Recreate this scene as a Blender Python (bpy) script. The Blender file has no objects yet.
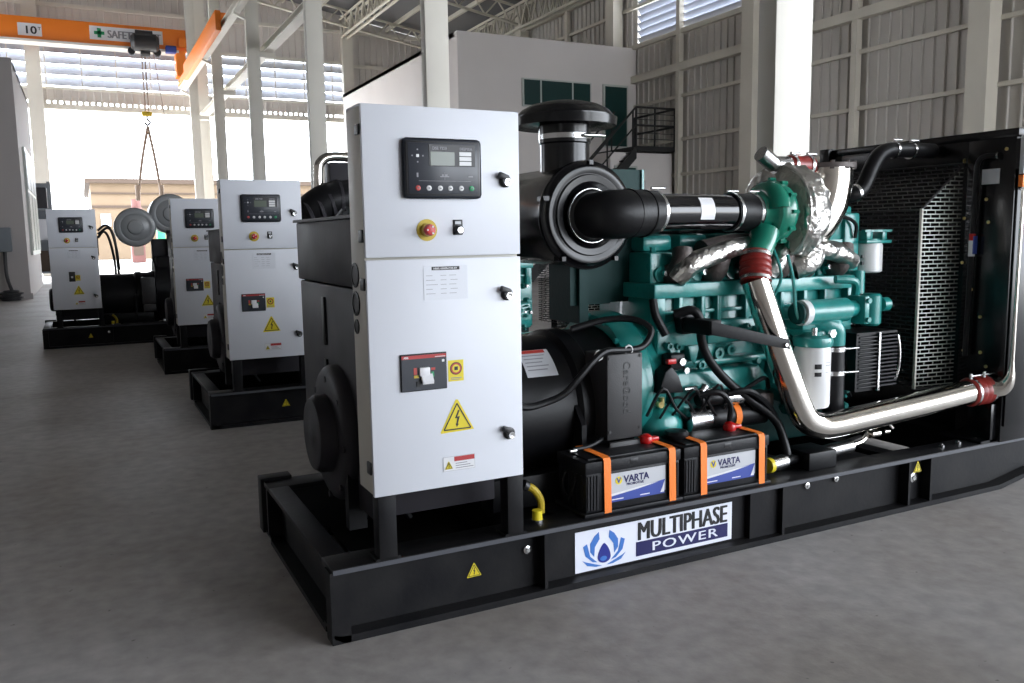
import bpy, bmesh, math, random
from mathutils import Vector, Matrix
random.seed(7)
PI = math.pi
sc = bpy.context.scene
COL = sc.collection

# ------------------------------------------------------------------ materials
MATS = {}
def mat(name, col, rough=.5, metal=0., bump=0., bscale=40., var=0., vscale=5., coat=0., spec=.5, col2=None, emit=None, stretch=None, trans=0.):
    m = bpy.data.materials.new(name); m.use_nodes = True
    nt = m.node_tree; b = nt.nodes['Principled BSDF']
    b.inputs['Base Color'].default_value = (*col, 1); b.inputs['Roughness'].default_value = rough
    b.inputs['Metallic'].default_value = metal; b.inputs['Coat Weight'].default_value = coat
    b.inputs['Specular IOR Level'].default_value = spec
    b.inputs['Transmission Weight'].default_value = trans
    if emit: b.inputs['Emission Color'].default_value = (*col, 1); b.inputs['Emission Strength'].default_value = emit
    tc = nt.nodes.new('ShaderNodeTexCoord'); mp = nt.nodes.new('ShaderNodeMapping')
    nt.links.new(tc.outputs['Object'], mp.inputs['Vector'])
    if stretch: mp.inputs['Scale'].default_value = stretch
    if var > 0 or col2:
        n = nt.nodes.new('ShaderNodeTexNoise'); n.inputs['Scale'].default_value = vscale; n.inputs['Detail'].default_value = 6
        nt.links.new(mp.outputs[0], n.inputs['Vector'])
        r = nt.nodes.new('ShaderNodeValToRGB'); c2 = col2 or tuple(c*(1-var) for c in col)
        r.color_ramp.elements[0].position = .35; r.color_ramp.elements[1].position = .68
        r.color_ramp.elements[0].color = (*c2, 1); r.color_ramp.elements[1].color = (*col, 1)
        nt.links.new(n.outputs['Fac'], r.inputs['Fac']); nt.links.new(r.outputs['Color'], b.inputs['Base Color'])
        mr = nt.nodes.new('ShaderNodeMapRange'); mr.inputs['To Min'].default_value = min(1, rough*1.35); mr.inputs['To Max'].default_value = rough*.85
        nt.links.new(n.outputs['Fac'], mr.inputs['Value']); nt.links.new(mr.outputs[0], b.inputs['Roughness'])
    if bump > 0:
        n2 = nt.nodes.new('ShaderNodeTexNoise'); n2.inputs['Scale'].default_value = bscale; n2.inputs['Detail'].default_value = 4
        nt.links.new(mp.outputs[0], n2.inputs['Vector'])
        bp = nt.nodes.new('ShaderNodeBump'); bp.inputs['Strength'].default_value = bump; bp.inputs['Distance'].default_value = .05 if name.startswith('foil') else .01
        nt.links.new(n2.outputs['Fac'], bp.inputs['Height']); nt.links.new(bp.outputs['Normal'], b.inputs['Normal'])
    MATS[name] = m; return m
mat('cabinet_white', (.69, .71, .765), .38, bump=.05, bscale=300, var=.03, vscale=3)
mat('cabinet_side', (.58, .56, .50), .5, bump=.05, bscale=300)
mat('skid_black', (.006, .006, .0075), .45, spec=.16, var=.0, col2=(.014, .0135, .014), vscale=7, bump=.06, bscale=60)
mat('gloss_black', (.004, .004, .005), .22, spec=.4, bump=.02, bscale=20)
mat('edge_highlight', (.06, .063, .075), .5)  # lighter grey for the painted highlight on the skid edge
mat('mirror_black', (.004, .004, .005), .1)
mat('dark_grey', (.032, .03, .035), .45, spec=.2, bump=.05, bscale=80, var=.2)
mat('satin_black', (.005, .005, .006), .38, spec=.22, bump=.04, bscale=80)
mat('cover_grey', (.022, .021, .022), .5, bump=.1, bscale=200)
mat('rubber', (.006, .006, .007), .42, spec=.25, bump=.08, bscale=50)
mat('teal', (.018, .27, .245), .27, bump=.12, bscale=45, col2=(.013, .20, .185), vscale=9, coat=.35)
mat('teal_dark', (.003, .035, .033), .5, spec=.2, bump=.1, bscale=45)
mat('green', (.005, .20, .13), .25, bump=.06, bscale=60, coat=.4)
mat('chrome', (.80, .76, .70), .13, 1., bump=.04, bscale=14)
mat('steel', (.62, .62, .62), .25, 1., bump=.1, bscale=60)
mat('cast', (.10, .085, .08), .55, .5, bump=.4, bscale=60)
mat('foil', (.72, .70, .67), .28, 1., bump=.9, bscale=9)
mat('foil_dull', (.44, .40, .36), .5, .3, bump=.8, bscale=9)
mat('red_hose', (.25, .02, .015), .35, bump=.1, bscale=60)
mat('red', (.5, .01, .01), .25)
mat('brass', (.75, .6, .25), .3, 1.)
mat('orange_strap', (.95, .22, .02), .6, bump=.3, bscale=200)
mat('battery_black', (.012, .012, .014), .45, spec=.25, bump=.1, bscale=100)
mat('label_white', (.72, .72, .74), .35)
mat('label_grey', (.52, .53, .56), .4)
mat('label_blue', (.04, .07, .33), .35)
mat('navy', (.012, .012, .09), .35)
mat('petal_blue', (.05, .18, .55), .35)
mat('drop_blue', (.02, .03, .25), .3)
mat('sign_white', (.78, .80, .90), .35)
mat('ink', (.012, .012, .014), .4)
mat('grey_ink', (.25, .25, .27), .5)
mat('yellow', (.72, .58, .02), .4)
mat('yellow_dull', (.5, .36, .02), .5)
mat('lcd', (.10, .12, .09), .2)
mat('panel_blue', (.022, .026, .036), .3)
mat('button', (.65, .65, .65), .3)
mat('button_red', (.45, .05, .04), .4)
mat('button_green', (.03, .3, .12), .4)
mat('sign_red', (.42, .03, .03), .4)
mat('filter_white', (.70, .70, .70), .3, bump=.02)
mat('card', (.22, .20, .18), .8)
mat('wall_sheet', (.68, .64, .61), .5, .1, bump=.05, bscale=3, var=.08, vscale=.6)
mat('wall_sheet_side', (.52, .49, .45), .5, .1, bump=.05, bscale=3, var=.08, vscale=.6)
mat('steel_cream', (.72, .69, .62), .5, var=.06, vscale=1.5)
mat('girt', (.62, .58, .50), .5, var=.06, vscale=1.5)
mat('roof_sheet', (.13, .13, .135), .6)
mat('truss', (.55, .52, .44), .5)
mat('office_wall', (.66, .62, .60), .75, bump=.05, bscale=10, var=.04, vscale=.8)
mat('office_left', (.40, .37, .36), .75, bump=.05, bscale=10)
mat('louvre', (.42, .44, .50), .5)
mat('crane_orange', (.95, .24, .015), .5)
mat('crane_dark', (.02, .02, .022), .5)
mat('window_green', (.008, .035, .032), .35, spec=.3)
mat('window_frame', (.45, .47, .44), .4)
mat('stair_black', (.012, .012, .012), .5)
mat('blue', (.03, .06, .3), .5)
mat('sky_grey', (.35, .38, .42), .7)
mat('tan', (.13, .09, .055), .8, var=.1, vscale=.5)
mat('tan_dark', (.045, .028, .018), .8)
mat('outside_ground', (.55, .54, .52), .85, var=.1, vscale=.4)
mat('filter_grey', (.20, .205, .21), .3, bump=.02)
mat('rack_grey', (.16, .18, .20), .6)
mat('rope', (.30, .23, .18), .7)
mat('machine_red', (.10, .035, .03), .6)
mat('exit_green', (.02, .3, .12), .5)

# concrete floor
def floor_material():
    m = bpy.data.materials.new('concrete'); m.use_nodes = True; nt = m.node_tree; N = nt.nodes; L = nt.links
    b = N['Principled BSDF']; tc = N.new('ShaderNodeTexCoord')
    def noise(s, d=8, dist=0.):
        n = N.new('ShaderNodeTexNoise'); n.inputs['Scale'].default_value = s; n.inputs['Detail'].default_value = d
        n.inputs['Distortion'].default_value = dist; L.new(tc.outputs['Object'], n.inputs['Vector']); return n
    def ramp(src, p0, c0, p1, c1):
        r = N.new('ShaderNodeValToRGB'); r.color_ramp.elements[0].position = p0; r.color_ramp.elements[1].position = p1
        r.color_ramp.elements[0].color = (*c0, 1); r.color_ramp.elements[1].color = (*c1, 1); L.new(src, r.inputs['Fac']); return r
    a = ramp(noise(.9, 10, .6).outputs['Fac'], .32, (.315, .285, .262), .70, (.425, .408, .40))
    f = ramp(noise(14, 8).outputs['Fac'], .3, (.78, .78, .78), .7, (1.06, 1.06, 1.06))
    mx = N.new('ShaderNodeMix'); mx.data_type = 'RGBA'; mx.blend_type = 'MULTIPLY'; mx.inputs[0].default_value = 1
    L.new(a.outputs[0], mx.inputs[6]); L.new(f.outputs[0], mx.inputs[7])
    # small dark spots
    v = noise(30, 2); sp = ramp(v.outputs['Fac'], .22, (.45, .45, .45), .27, (1, 1, 1))
    mx2 = N.new('ShaderNodeMix'); mx2.data_type = 'RGBA'; mx2.blend_type = 'MULTIPLY'; mx2.inputs[0].default_value = 1
    L.new(mx.outputs[2], mx2.inputs[6]); L.new(sp.outputs[0], mx2.inputs[7]); L.new(mx2.outputs[2], b.inputs['Base Color'])
    rr = N.new('ShaderNodeMapRange'); rr.inputs['To Min'].default_value = .42; rr.inputs['To Max'].default_value = .7
    L.new(noise(2.2, 6).outputs['Fac'], rr.inputs['Value']); L.new(rr.outputs[0], b.inputs['Roughness'])
    bp = N.new('ShaderNodeBump'); bp.inputs['Strength'].default_value = .15; bp.inputs['Distance'].default_value = .01
    L.new(noise(25, 8).outputs['Fac'], bp.inputs['Height']); L.new(bp.outputs[0], b.inputs['Normal'])
    MATS['concrete'] = m
floor_material()
def mesh_material(name, col, rough, metal):
    """black sheet punched with a running-bond pattern of slots"""
    m = bpy.data.materials.new(name); m.use_nodes = True; nt = m.node_tree; N = nt.nodes; L = nt.links
    b = N['Principled BSDF']; out = N['Material Output']; tc = N.new('ShaderNodeTexCoord')
    s = N.new('ShaderNodeSeparateXYZ'); L.new(tc.outputs['Object'], s.inputs[0])
    ad = N.new('ShaderNodeMath'); ad.operation = 'SUBTRACT'; L.new(s.outputs['X'], ad.inputs[0]); L.new(s.outputs['Y'], ad.inputs[1])
    c = N.new('ShaderNodeCombineXYZ'); L.new(ad.outputs[0], c.inputs['X']); L.new(s.outputs['Z'], c.inputs['Y'])
    br = N.new('ShaderNodeTexBrick'); br.inputs['Scale'].default_value = 1.; br.inputs['Brick Width'].default_value = .058
    br.inputs['Row Height'].default_value = .0185; br.inputs['Mortar Size'].default_value = .0026; br.inputs['Mortar Smooth'].default_value = 0
    L.new(c.outputs[0], br.inputs['Vector'])
    b.inputs['Base Color'].default_value = (*col, 1); b.inputs['Roughness'].default_value = rough; b.inputs['Metallic'].default_value = metal
    tr = N.new('ShaderNodeBsdfTransparent'); mx = N.new('ShaderNodeMixShader')
    L.new(br.outputs['Fac'], mx.inputs[0]); L.new(tr.outputs[0], mx.inputs[1]); L.new(b.outputs[0], mx.inputs[2]); L.new(mx.outputs[0], out.inputs[0])
    MATS[name] = m
mesh_material('punched_sheet', (.008, .008, .008), .4, 0.)
mesh_material('punched_lit', (.42, .44, .40), .4, .5)  # paler copy: light caught by the guard's side is put into the colour
mat('slot_backing', (.16, .19, .18), .3, .7)

# ------------------------------------------------------------------ mesh builder
class MB:
    def __init__(s, m='steel', at=(0, 0, 0)):
        s.bm = bmesh.new(); s.slots = []; s.cur = 0; s.m(m)
    def m(s, name):
        if name not in s.slots: s.slots.append(name)
        s.cur = s.slots.index(name); return s
    def _fin(s, faces):
        for f in faces:
            f.material_index = s.cur
        return s
    def box(s, x0, x1, y0, y1, z0, z1, bev=0., rot=None, piv=None):
        bm = s.bm; v = [bm.verts.new(p) for p in ((x0,y0,z0),(x1,y0,z0),(x1,y1,z0),(x0,y1,z0),(x0,y0,z1),(x1,y0,z1),(x1,y1,z1),(x0,y1,z1))]
        fs = [bm.faces.new([v[i] for i in q]) for q in ((3,2,1,0),(4,5,6,7),(0,1,5,4),(1,2,6,5),(2,3,7,6),(3,0,4,7))]
        s._fin(fs)
        if bev > 0:
            r = bmesh.ops.bevel(bm, geom=list({e for f in fs for e in f.edges}), offset=bev, segments=2, affect='EDGES', profile=.5)
            s._fin(r['faces'])
            v = list({w for f in r['faces'] for w in f.verts} | {w for w in v if w.is_valid} | {w for f in fs if f.is_valid for w in f.verts})
        if rot is not None:
            p = Vector(piv) if piv else Vector(((x0+x1)/2, (y0+y1)/2, (z0+z1)/2))
            bmesh.ops.rotate(bm, verts=v, cent=p, matrix=rot)
        return s
    def prism(s, pts, axis, a0, a1, bev=0):
        """polygon pts (2D) extruded along axis; axis x: pts=(y,z); y: pts=(x,z); z: pts=(x,y)"""
        def P(p, a): return {'x': (a, p[0], p[1]), 'y': (p[0], a, p[1]), 'z': (p[0], p[1], a)}[axis]
        bm = s.bm; A = [bm.verts.new(P(p, a0)) for p in pts]; B = [bm.verts.new(P(p, a1)) for p in pts]; n = len(pts)
        fs = [bm.faces.new(A), bm.faces.new(list(reversed(B)))] + [bm.faces.new([A[i], B[i], B[(i+1) % n], A[(i+1) % n]]) for i in range(n)]
        bmesh.ops.recalc_face_normals(bm, faces=fs); s._fin(fs)
        if bev > 0:
            r = bmesh.ops.bevel(bm, geom=list({e for f in fs for e in f.edges}), offset=bev, segments=2, affect='EDGES', profile=.5); s._fin(r['faces'])
        return s
    def quad(s, *p):
        s._fin([s.bm.faces.new([s.bm.verts.new(q) for q in p])]); return s
    def lathe(s, o, ax, prof, seg=32, jit=0., sx=1.):
        """prof: list of (t along axis, radius)"""
        bm = s.bm; o = Vector(o); ax = Vector(ax).normalized(); h = Vector((0, 0, 1)) if abs(ax.z) < .9 else Vector((1, 0, 0))
        u = ax.cross(h).normalized(); w = ax.cross(u).normalized(); rings = []; fs = []
        for t, r in prof:
            c = o + ax*t
            if r <= 1e-6: rings.append([bm.verts.new(c)])
            else:
                rings.append([bm.verts.new(c + (u*math.cos(2*PI*k/seg) + w*math.sin(2*PI*k/seg))*(r + (random.uniform(-jit, jit))) + ax*random.uniform(-jit, jit)) for k in range(seg)])
        for a, b in zip(rings, rings[1:]):
            for k in range(seg):
                k2 = (k+1) % seg
                if len(a) == 1 and len(b) == 1: continue
                if len(a) == 1: fs.append(bm.faces.new([a[0], b[k], b[k2]]))
                elif len(b) == 1: fs.append(bm.faces.new([a[k], b[0], a[k2]]))
                else: fs.append(bm.faces.new([a[k], b[k], b[k2], a[k2]]))
        for r in (rings[0], rings[-1]):
            if len(r) > 1: fs.append(bm.faces.new(r))
        bmesh.ops.recalc_face_normals(bm, faces=fs)
        return s._fin(fs)
    def cyl(s, a, b, r, r2=None, seg=24, c=.0):
        a = Vector(a); b = Vector(b); d = (b-a).length; r2 = r if r2 is None else r2
        pr = [(0, r), (d, r2)] if c <= 0 else [(0, r-c), (c, r), (d-c, r2), (d, r2-c)]
        return s.lathe(a, b-a, pr, seg)
    def tube(s, pts, r, seg=16, smooth=4, cap=True, ends=None):
        P = [Vector(p) for p in pts]; n = len(P); rad = list(r) if isinstance(r, (list, tuple)) else [r]*n
        if smooth > 1 and n > 2:
            Q = []; Rr = []
            for i in range(n-1):
                p0 = P[i-1] if i else P[0]*2-P[1]; p1 = P[i]; p2 = P[i+1]; p3 = P[i+2] if i+2 < n else P[-1]*2-P[-2]
                for k in range(smooth):
                    t = k/smooth
                    Q.append(.5*((2*p1)+(p2-p0)*t+(2*p0-5*p1+4*p2-p3)*t*t+(3*p1-p0-3*p2+p3)*t**3)); Rr.append(rad[i]*(1-t)+rad[i+1]*t)
            Q.append(P[-1]); Rr.append(rad[-1]); P, rad = Q, Rr; n = len(P)
        bm = s.bm; rings = []; up = None; fs = []
        for i in range(n):
            t = (P[min(i+1, n-1)]-P[max(i-1, 0)]).normalized()
            if up is None:
                h = Vector((0, 0, 1)) if abs(t.z) < .9 else Vector((1, 0, 0)); up = (h - t*h.dot(t)).normalized()
            else:
                up = (up - t*up.dot(t)).normalized()
            w = t.cross(up)
            rings.append([bm.verts.new(P[i] + (up*math.cos(2*PI*k/seg) + w*math.sin(2*PI*k/seg))*rad[i]) for k in range(seg)])
        for a, b in zip(rings, rings[1:]):
            for k in range(seg): fs.append(bm.faces.new([a[k], a[(k+1) % seg], b[(k+1) % seg], b[k]]))
        if cap: fs += [bm.faces.new(list(reversed(rings[0]))), bm.faces.new(rings[-1])]
        return s._fin(fs)
    def band(s, path, w, th, side):
        """flat strap along path (points), width w along unit vector side, thickness th"""
        P = [Vector(p) for p in path]; S = Vector(side)*w/2; n = len(P); rows = []
        for i in range(n):
            t = (P[min(i+1, n-1)]-P[max(i-1, 0)]).normalized(); nn = t.cross(Vector(side)).normalized()*th
            rows.append([s.bm.verts.new(q) for q in (P[i]-S, P[i]+S, P[i]+S+nn, P[i]-S+nn)])
        fs = []
        for a, b in zip(rows, rows[1:]):
            for k in range(4): fs.append(s.bm.faces.new([a[k], a[(k+1) % 4], b[(k+1) % 4], b[k]]))
        fs += [s.bm.faces.new(rows[0]), s.bm.faces.new(rows[-1])]
        bmesh.ops.recalc_face_normals(s.bm, faces=fs); return s._fin(fs)
    def ring_bolts(s, o, ax, R, n, r, h, ph=0.):
        o = Vector(o); ax = Vector(ax).normalized(); hh = Vector((0, 0, 1)) if abs(ax.z) < .9 else Vector((1, 0, 0)); u = ax.cross(hh).normalized(); w = ax.cross(u)
        for k in range(n):
            a = 2*PI*k/n+ph; c = o+(u*math.cos(a)+w*math.sin(a))*R; s.lathe(c, ax, [(0, r), (h, r), (h, 0)], 6)
        return s
    def text(s, body, x, z, y, size, sx=1., off=0., th=.0006, vert=False, sp=1., align='LEFT', fit=None):
        """lettering on a surface that faces -Y; (x,z) is the lower left corner of the first line"""
        cu = bpy.data.curves.new('t', 'FONT'); cu.body = body; cu.size = size; cu.offset = off; cu.extrude = th; cu.resolution_u = 3; cu.space_character = sp; cu.align_x = align
        ob = bpy.data.objects.new('t', cu); COL.objects.link(ob); bpy.context.view_layer.update()
        me = bpy.data.meshes.new_from_object(ob.evaluated_get(bpy.context.evaluated_depsgraph_get()))
        n0 = len(s.bm.verts); f0 = len(s.bm.faces)
        if fit: sx = fit/max(v.co.x for v in me.vertices)
        M = Matrix.Translation((x, y, z)) @ Matrix.Rotation(PI/2, 4, 'X') @ (Matrix.Rotation(-PI/2, 4, 'Z') if vert else Matrix.Identity(4)) @ Matrix.Diagonal((sx, 1, 1, 1))
        me.transform(M); s.bm.from_mesh(me); s.bm.faces.ensure_lookup_table()
        for f in s.bm.faces[f0:]: f.material_index = s.cur
        bpy.data.objects.remove(ob); bpy.data.curves.remove(cu); bpy.data.meshes.remove(me)
        return s
    def build(s, name, parent=None, angle=35, loc=None):
        me = bpy.data.meshes.new(name); bm = s.bm; ca = math.radians(angle); bm.normal_update()
        for f in bm.faces: f.smooth = True
        for e in bm.edges:
            if len(e.link_faces) == 2:
                try: e.smooth = e.calc_face_angle() < ca
                except ValueError: e.smooth = False
        bm.to_mesh(me); bm.free()
        for n in s.slots: me.materials.append(MATS[n])
        o = bpy.data.objects.new(name, me); COL.objects.link(o)
        if parent: o.parent = parent
        if loc: o.location = loc
        return o

def tag(o, label=None, cat=None, group=None, kind=None):
    if label: o['label'] = label
    if cat: o['category'] = cat
    if group: o['group'] = group
    if kind: o['kind'] = kind
    return o
def empty(name, loc, label, cat, group=None):
    o = bpy.data.objects.new(name, None); COL.objects.link(o); o.location = loc; o.empty_display_size = .1
    return tag(o, label, cat, group)
def structure(name, mb, label=None): return tag(mb.build(name), label, None, None, 'structure')

# ================================================================== HALL
RW = 14.0; FY = 32.0; NEAR = -9.0; LW = -14.0
def roof_z(x): return 11.6 - .171*abs(x)
structure('floor', MB('concrete').box(LW, RW+.3, NEAR, FY+.2, -.2, 0), 'grey concrete workshop floor with faint stains')
structure('ground', MB('outside_ground').box(-60, 80, FY+.2, 120, -.25, -.02), 'bright sunlit concrete yard outside the open doorway')
structure('ground', MB('outside_ground').box(-60, 80, -50, NEAR, -.25, -.02))

def corrugated(mb, p0, p1, z0, z1, normal, pitch=.25, d=.04, zt=None):
    """vertical ribbed sheet from p0 to p1 (x,y) with ribs towards normal; zt(x) gives the top if sloping"""
    p0 = Vector((*p0, 0)); p1 = Vector((*p1, 0)); t = (p1-p0); Ln = t.length; t.normalize(); nrm = Vector((*normal, 0)); n = int(Ln/pitch); pr = []
    for i in range(n+1):
        b = i*pitch
        for a, h in ((0, 0), (.76, 0), (.80, 1), (.92, 1), (.96, 0)):
            if b+a*pitch <= Ln: pr.append((b+a*pitch, h*d))
    pr.append((Ln, 0)); bm = mb.bm; lo = []; hi = []
    for a, h in pr:
        q = p0+t*a+nrm*h; zz = zt(q.x) if zt else z1
        lo.append(bm.verts.new((q.x, q.y, z0))); hi.append(bm.verts.new((q.x, q.y, zz)))
    fs = [bm.faces.new([lo[i], lo[i+1], hi[i+1], hi[i]]) for i in range(len(lo)-1)]
    mb._fin(fs); return mb

# far wall (faces -Y): open doorway from x=-7 to 9.3, sheet above, louvre strip
w = MB('wall_sheet')
corrugated(w, (LW, FY), (-7, FY), 0, 6.5, (0, -1)); corrugated(w, (-7, FY), (9.3, FY), 6.12, 6.55, (0, -1)); corrugated(w, (9.3, FY), (RW, FY), 0, 6.6, (0, -1))
corrugated(w, (LW, FY), (9.3, FY), 8.12, 0, (0, -1), zt=lambda x: roof_z(x)-.02)
corrugated(w, (9.3, FY), (RW, FY), 6.6, 0, (0, -1), zt=lambda x: roof_z(x)-.02)
w.box(LW, -7, FY+.02, FY+.06, 0, 6.55); w.box(-7, 9.3, FY+.02, FY+.06, 6.12, 6.55); w.box(9.3, RW, FY+.02, FY+.06, 0, 9.2)
w.prism([(LW, 8.12), (9.3, 8.12), (9.3, roof_z(9.3)), (0, 11.6), (LW, roof_z(LW))], 'y', FY+.02, FY+.06)
w.m('steel_cream').box(-7, 9.3, FY-.12, FY+.1, 5.82, 6.0)
for i in range(80): w.box(-7+i*.2, -6.9+i*.2, FY-.05, FY+.0, 6.0, 6.14)
w.box(-7, 9.3, FY-.08, FY+.02, 6.5, 6.58).box(LW, 9.3, FY-.1, FY+.02, 8.08, 8.2).box(LW, RW, FY-.1, FY, 9.3, 9.42)
for z in (1.2, 2.6, 4.0, 5.4, 6.7, 8.0): w.box(9.5, RW, FY-.1, FY, z, z+.12)
structure('wall_far', w, 'ribbed sheet metal end wall with a wide open doorway and louvres')
for k in range(4):   # louvre blades across the end wall
    z = 6.62+k*.37; b = MB('louvre')
    b.prism([(FY-.14, z), (FY-.12, z), (FY+.12, z+.335), (FY+.10, z+.345)], 'x', LW, 9.3)
    structure('trim_%d' % (k+1), b)
b = MB('girt')
for i in range(16): b.box(-8+i*1.12, -7.97+i*1.12, FY-.2, FY-.17, 6.5, 8.1)
structure('trim_5', b)
for x, wd in ((-1.62, .46), (3.85, .42), (9.45, .42)):
    structure('column', MB('steel_cream').box(x-wd/2, x+wd/2, FY-.35, FY-.02, 0, roof_z(x)-.3).box(x-wd/2-.08, x+wd/2+.08, FY-.42, FY-.02, 0, .03), 'pale steel column standing in the end wall')
structure('column', MB('steel_cream').box(-7.3, -7, FY-.35, FY-.02, 0, 9))

# right wall (faces -X)
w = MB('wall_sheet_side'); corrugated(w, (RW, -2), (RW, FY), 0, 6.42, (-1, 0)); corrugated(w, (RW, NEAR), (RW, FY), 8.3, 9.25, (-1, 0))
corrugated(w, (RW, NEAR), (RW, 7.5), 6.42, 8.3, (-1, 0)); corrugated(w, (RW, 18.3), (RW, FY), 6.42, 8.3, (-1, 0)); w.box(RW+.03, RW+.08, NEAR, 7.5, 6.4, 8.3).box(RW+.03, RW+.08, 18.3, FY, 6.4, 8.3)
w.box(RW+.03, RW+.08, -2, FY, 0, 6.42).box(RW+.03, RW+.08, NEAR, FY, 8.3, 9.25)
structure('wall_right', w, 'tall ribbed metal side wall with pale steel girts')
b = MB('girt').box(RW-.22, RW-.02, NEAR, FY, 5.43, 5.63).box(RW-.16, RW-.02, NEAR, FY, 6.38, 6.5).box(RW-.16, RW-.02, NEAR, FY, 8.28, 8.4)
for z in (.9, 1.8, 2.7, 3.62, 4.75, 7.5): b.box(RW-.12, RW-.03, -2, FY, z, z+.08)
structure('trim_6', b)
for k in range(9):
    z = 6.52+k*.2
    structure('trim_%d' % (7+k), MB('louvre').prism([(RW+.07, z), (RW+.055, z-.01), (RW-.06, z+.165), (RW-.045, z+.175)], 'y', 7.6, 18.2))
for i in range(1, 7):
    y = -3.99+i*5.77
    structure('column', MB('girt').box(RW-.42, RW-.1, y-.2, y+.2, 0, 9.2).box(RW-.5, RW-.05, y-.28, y+.28, 0, .03))
    structure('column', MB('girt').box(RW-.2, RW-.05, y+2.8, y+2.94, 0, 9.2))
# near end of the hall: wall with a wide doorway on the right, behind the viewpoint
w = MB('wall_sheet').box(LW, 3.5, NEAR-.1, NEAR, 0, 9.2).box(3.5, RW, NEAR-.1, NEAR, 5.2, 9.2).prism([(LW, 9.2), (RW, 9.2), (0, 11.6)], 'y', NEAR-.1, NEAR)
structure('wall_near', w)
# left wall and roof
w = MB('wall_sheet')   # unseen opening added to light the office side, between y = 24.8 and y = 31.4
for a, b_, z in ((NEAR, 24.8, 0), (24.8, 31.4, 7.5), (31.4, FY, 0)): corrugated(w, (LW, a), (LW, b_), z, 9.2, (1, 0)); w.box(LW-.08, LW-.03, a, b_, z, 9.2)
structure('wall_left', w)
r = MB('roof_sheet')
r.prism([(0, 11.6), (RW+.3, roof_z(RW+.3)), (RW+.3, roof_z(RW+.3)+.08), (0, 11.7), (LW-.3, roof_z(LW-.3)+.08), (LW-.3, roof_z(LW-.3))], 'y', NEAR, FY+.3)
structure('ceiling', r, 'dark sheet roof underside above the steel trusses')
def lattice(mb, a, b, d, n, r=.04):
    """lattice truss from a to b (top chord), depth d down"""
    a = Vector(a); b = Vector(b); dz = Vector((0, 0, -d)); mb.tube([a, b], r, 6); mb.tube([a+dz, b+dz], r, 6)
    for i in range(n):
        p = a.lerp(b, i/n); q = a.lerp(b, (i+.5)/n); s_ = a.lerp(b, (i+1)/n); mb.tube([p, q+dz], r*.6, 5); mb.tube([q+dz, s_], r*.6, 5)
for i in range(7):
    y = -3.99+i*5.77; b = MB('truss')
    lattice(b, (0, y, 11.45), (RW-.2, y, roof_z(RW)-.15), .6, 14, .05); lattice(b, (0, y, 11.45), (LW+.2, y, roof_z(RW)-.15), .6, 14, .05)
    structure('beam', b, 'lattice roof truss')
b = MB('truss')
for x in (1, 2.5, 4, 5.5, 7, 8.3, 9.9, 11.2, 12.5): 
    b.box(x-.05, x+.05, NEAR, FY, roof_z(x)-.16, roof_z(x)-.01)
    b.box(-x-.05, -x+.05, NEAR, FY, roof_z(x)-.16, roof_z(x)-.01)
structure('beam', b, 'cream roof purlins')
for x, d, lab in ((9.45, .7, 'lattice girder under the roof, above the office edge'), (RW-.35, .8, 'lattice eaves girder along the side wall')):
    b = MB('truss'); z = roof_z(x)-.2
    lattice(b, (x, NEAR, z), (x, FY-.3, z), d, 52, .06); lattice(b, (x-.25, NEAR, z), (x-.25, FY-.3, z), d, 52, .05)
    structure('beam', b, lab)
# interior column row carrying the crane runway
for i in range(7):
    y = -4.02+i*5.77
    structure('column', MB('steel_cream').box(3.26, 3.56, y-.075, y+.075, 0, roof_z(3.4)-.25, .004).box(3.15, 3.67, y-.2, y+.2, 0, .03), 'pale steel column in the middle row')
b = MB('steel_cream').box(3.62, 3.86, NEAR, 31.2, 5.62, 5.64).box(3.62, 3.86, NEAR, 31.2, 5.76, 5.78).box(3.73, 3.75, NEAR, 31.2, 5.64, 5.76)
for i in range(7): b.box(3.5, 3.9, -4.12+i*5.77, -3.92+i*5.77, 5.5, 5.62)
structure('beam', b, 'cream runway beam behind the middle columns')
b = MB('steel_cream').box(3.0, 3.18, NEAR, 31.5, 6.52, 6.55).box(3.0, 3.18, NEAR, 31.5, 6.69, 6.72).box(3.08, 3.10, NEAR, 31.5, 6.55, 6.69)
for i in range(7): b.prism([(3.27, 6.34), (3.27, 6.40), (3.0, 6.52), (3.0, 6.46)], 'y', -4.08+i*5.77, -3.96+i*5.77)
structure('beam', b, 'cream crane runway beam in front of the middle columns')

# ================================================================== OVERHEAD CRANE
cr = empty('overhead_crane', (0, 31, 8), 'orange overhead crane spanning the far end of the hall', 'crane')
def CP(mb, name, par=cr): 
    o = mb.build(name, par); o.location = (0, -31, -8) if par is cr else (0, 0, 0); return o
CP(MB('crane_orange').box(-13, 3.3, 30.75, 31.2, 7.88, 8.62, .02).m('steel_cream').box(-13, 3.0, 30.62, 31.3, 7.80, 7.88), 'girder')
s1 = MB('label_white').box(-1.95, -1.25, 30.73, 30.75, 8.0, 8.4).m('ink').text('10', -1.78, 8.07, 30.725, .34, 1.15, .008, .002)
s1.text('T', -1.36, 8.2, 30.725, .14, 1, .003, .002); CP(s1, 'capacity_sign')
s2 = MB('label_white').box(.18, 2.5, 30.73, 30.75, 8.05, 8.5).m('exit_green').box(.42, .54, 30.722, 30.73, 8.12, 8.43).box(.32, .64, 30.722, 30.73, 8.22, 8.33)
s2.m('grey_ink')
for i in range(3): s2.text('SAFETY FIRST', .72+.014*i, 8.14, 30.725-.002*i, .36, 1, 0, .001, fit=1.70)
CP(s2, 'safety_sign')
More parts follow.
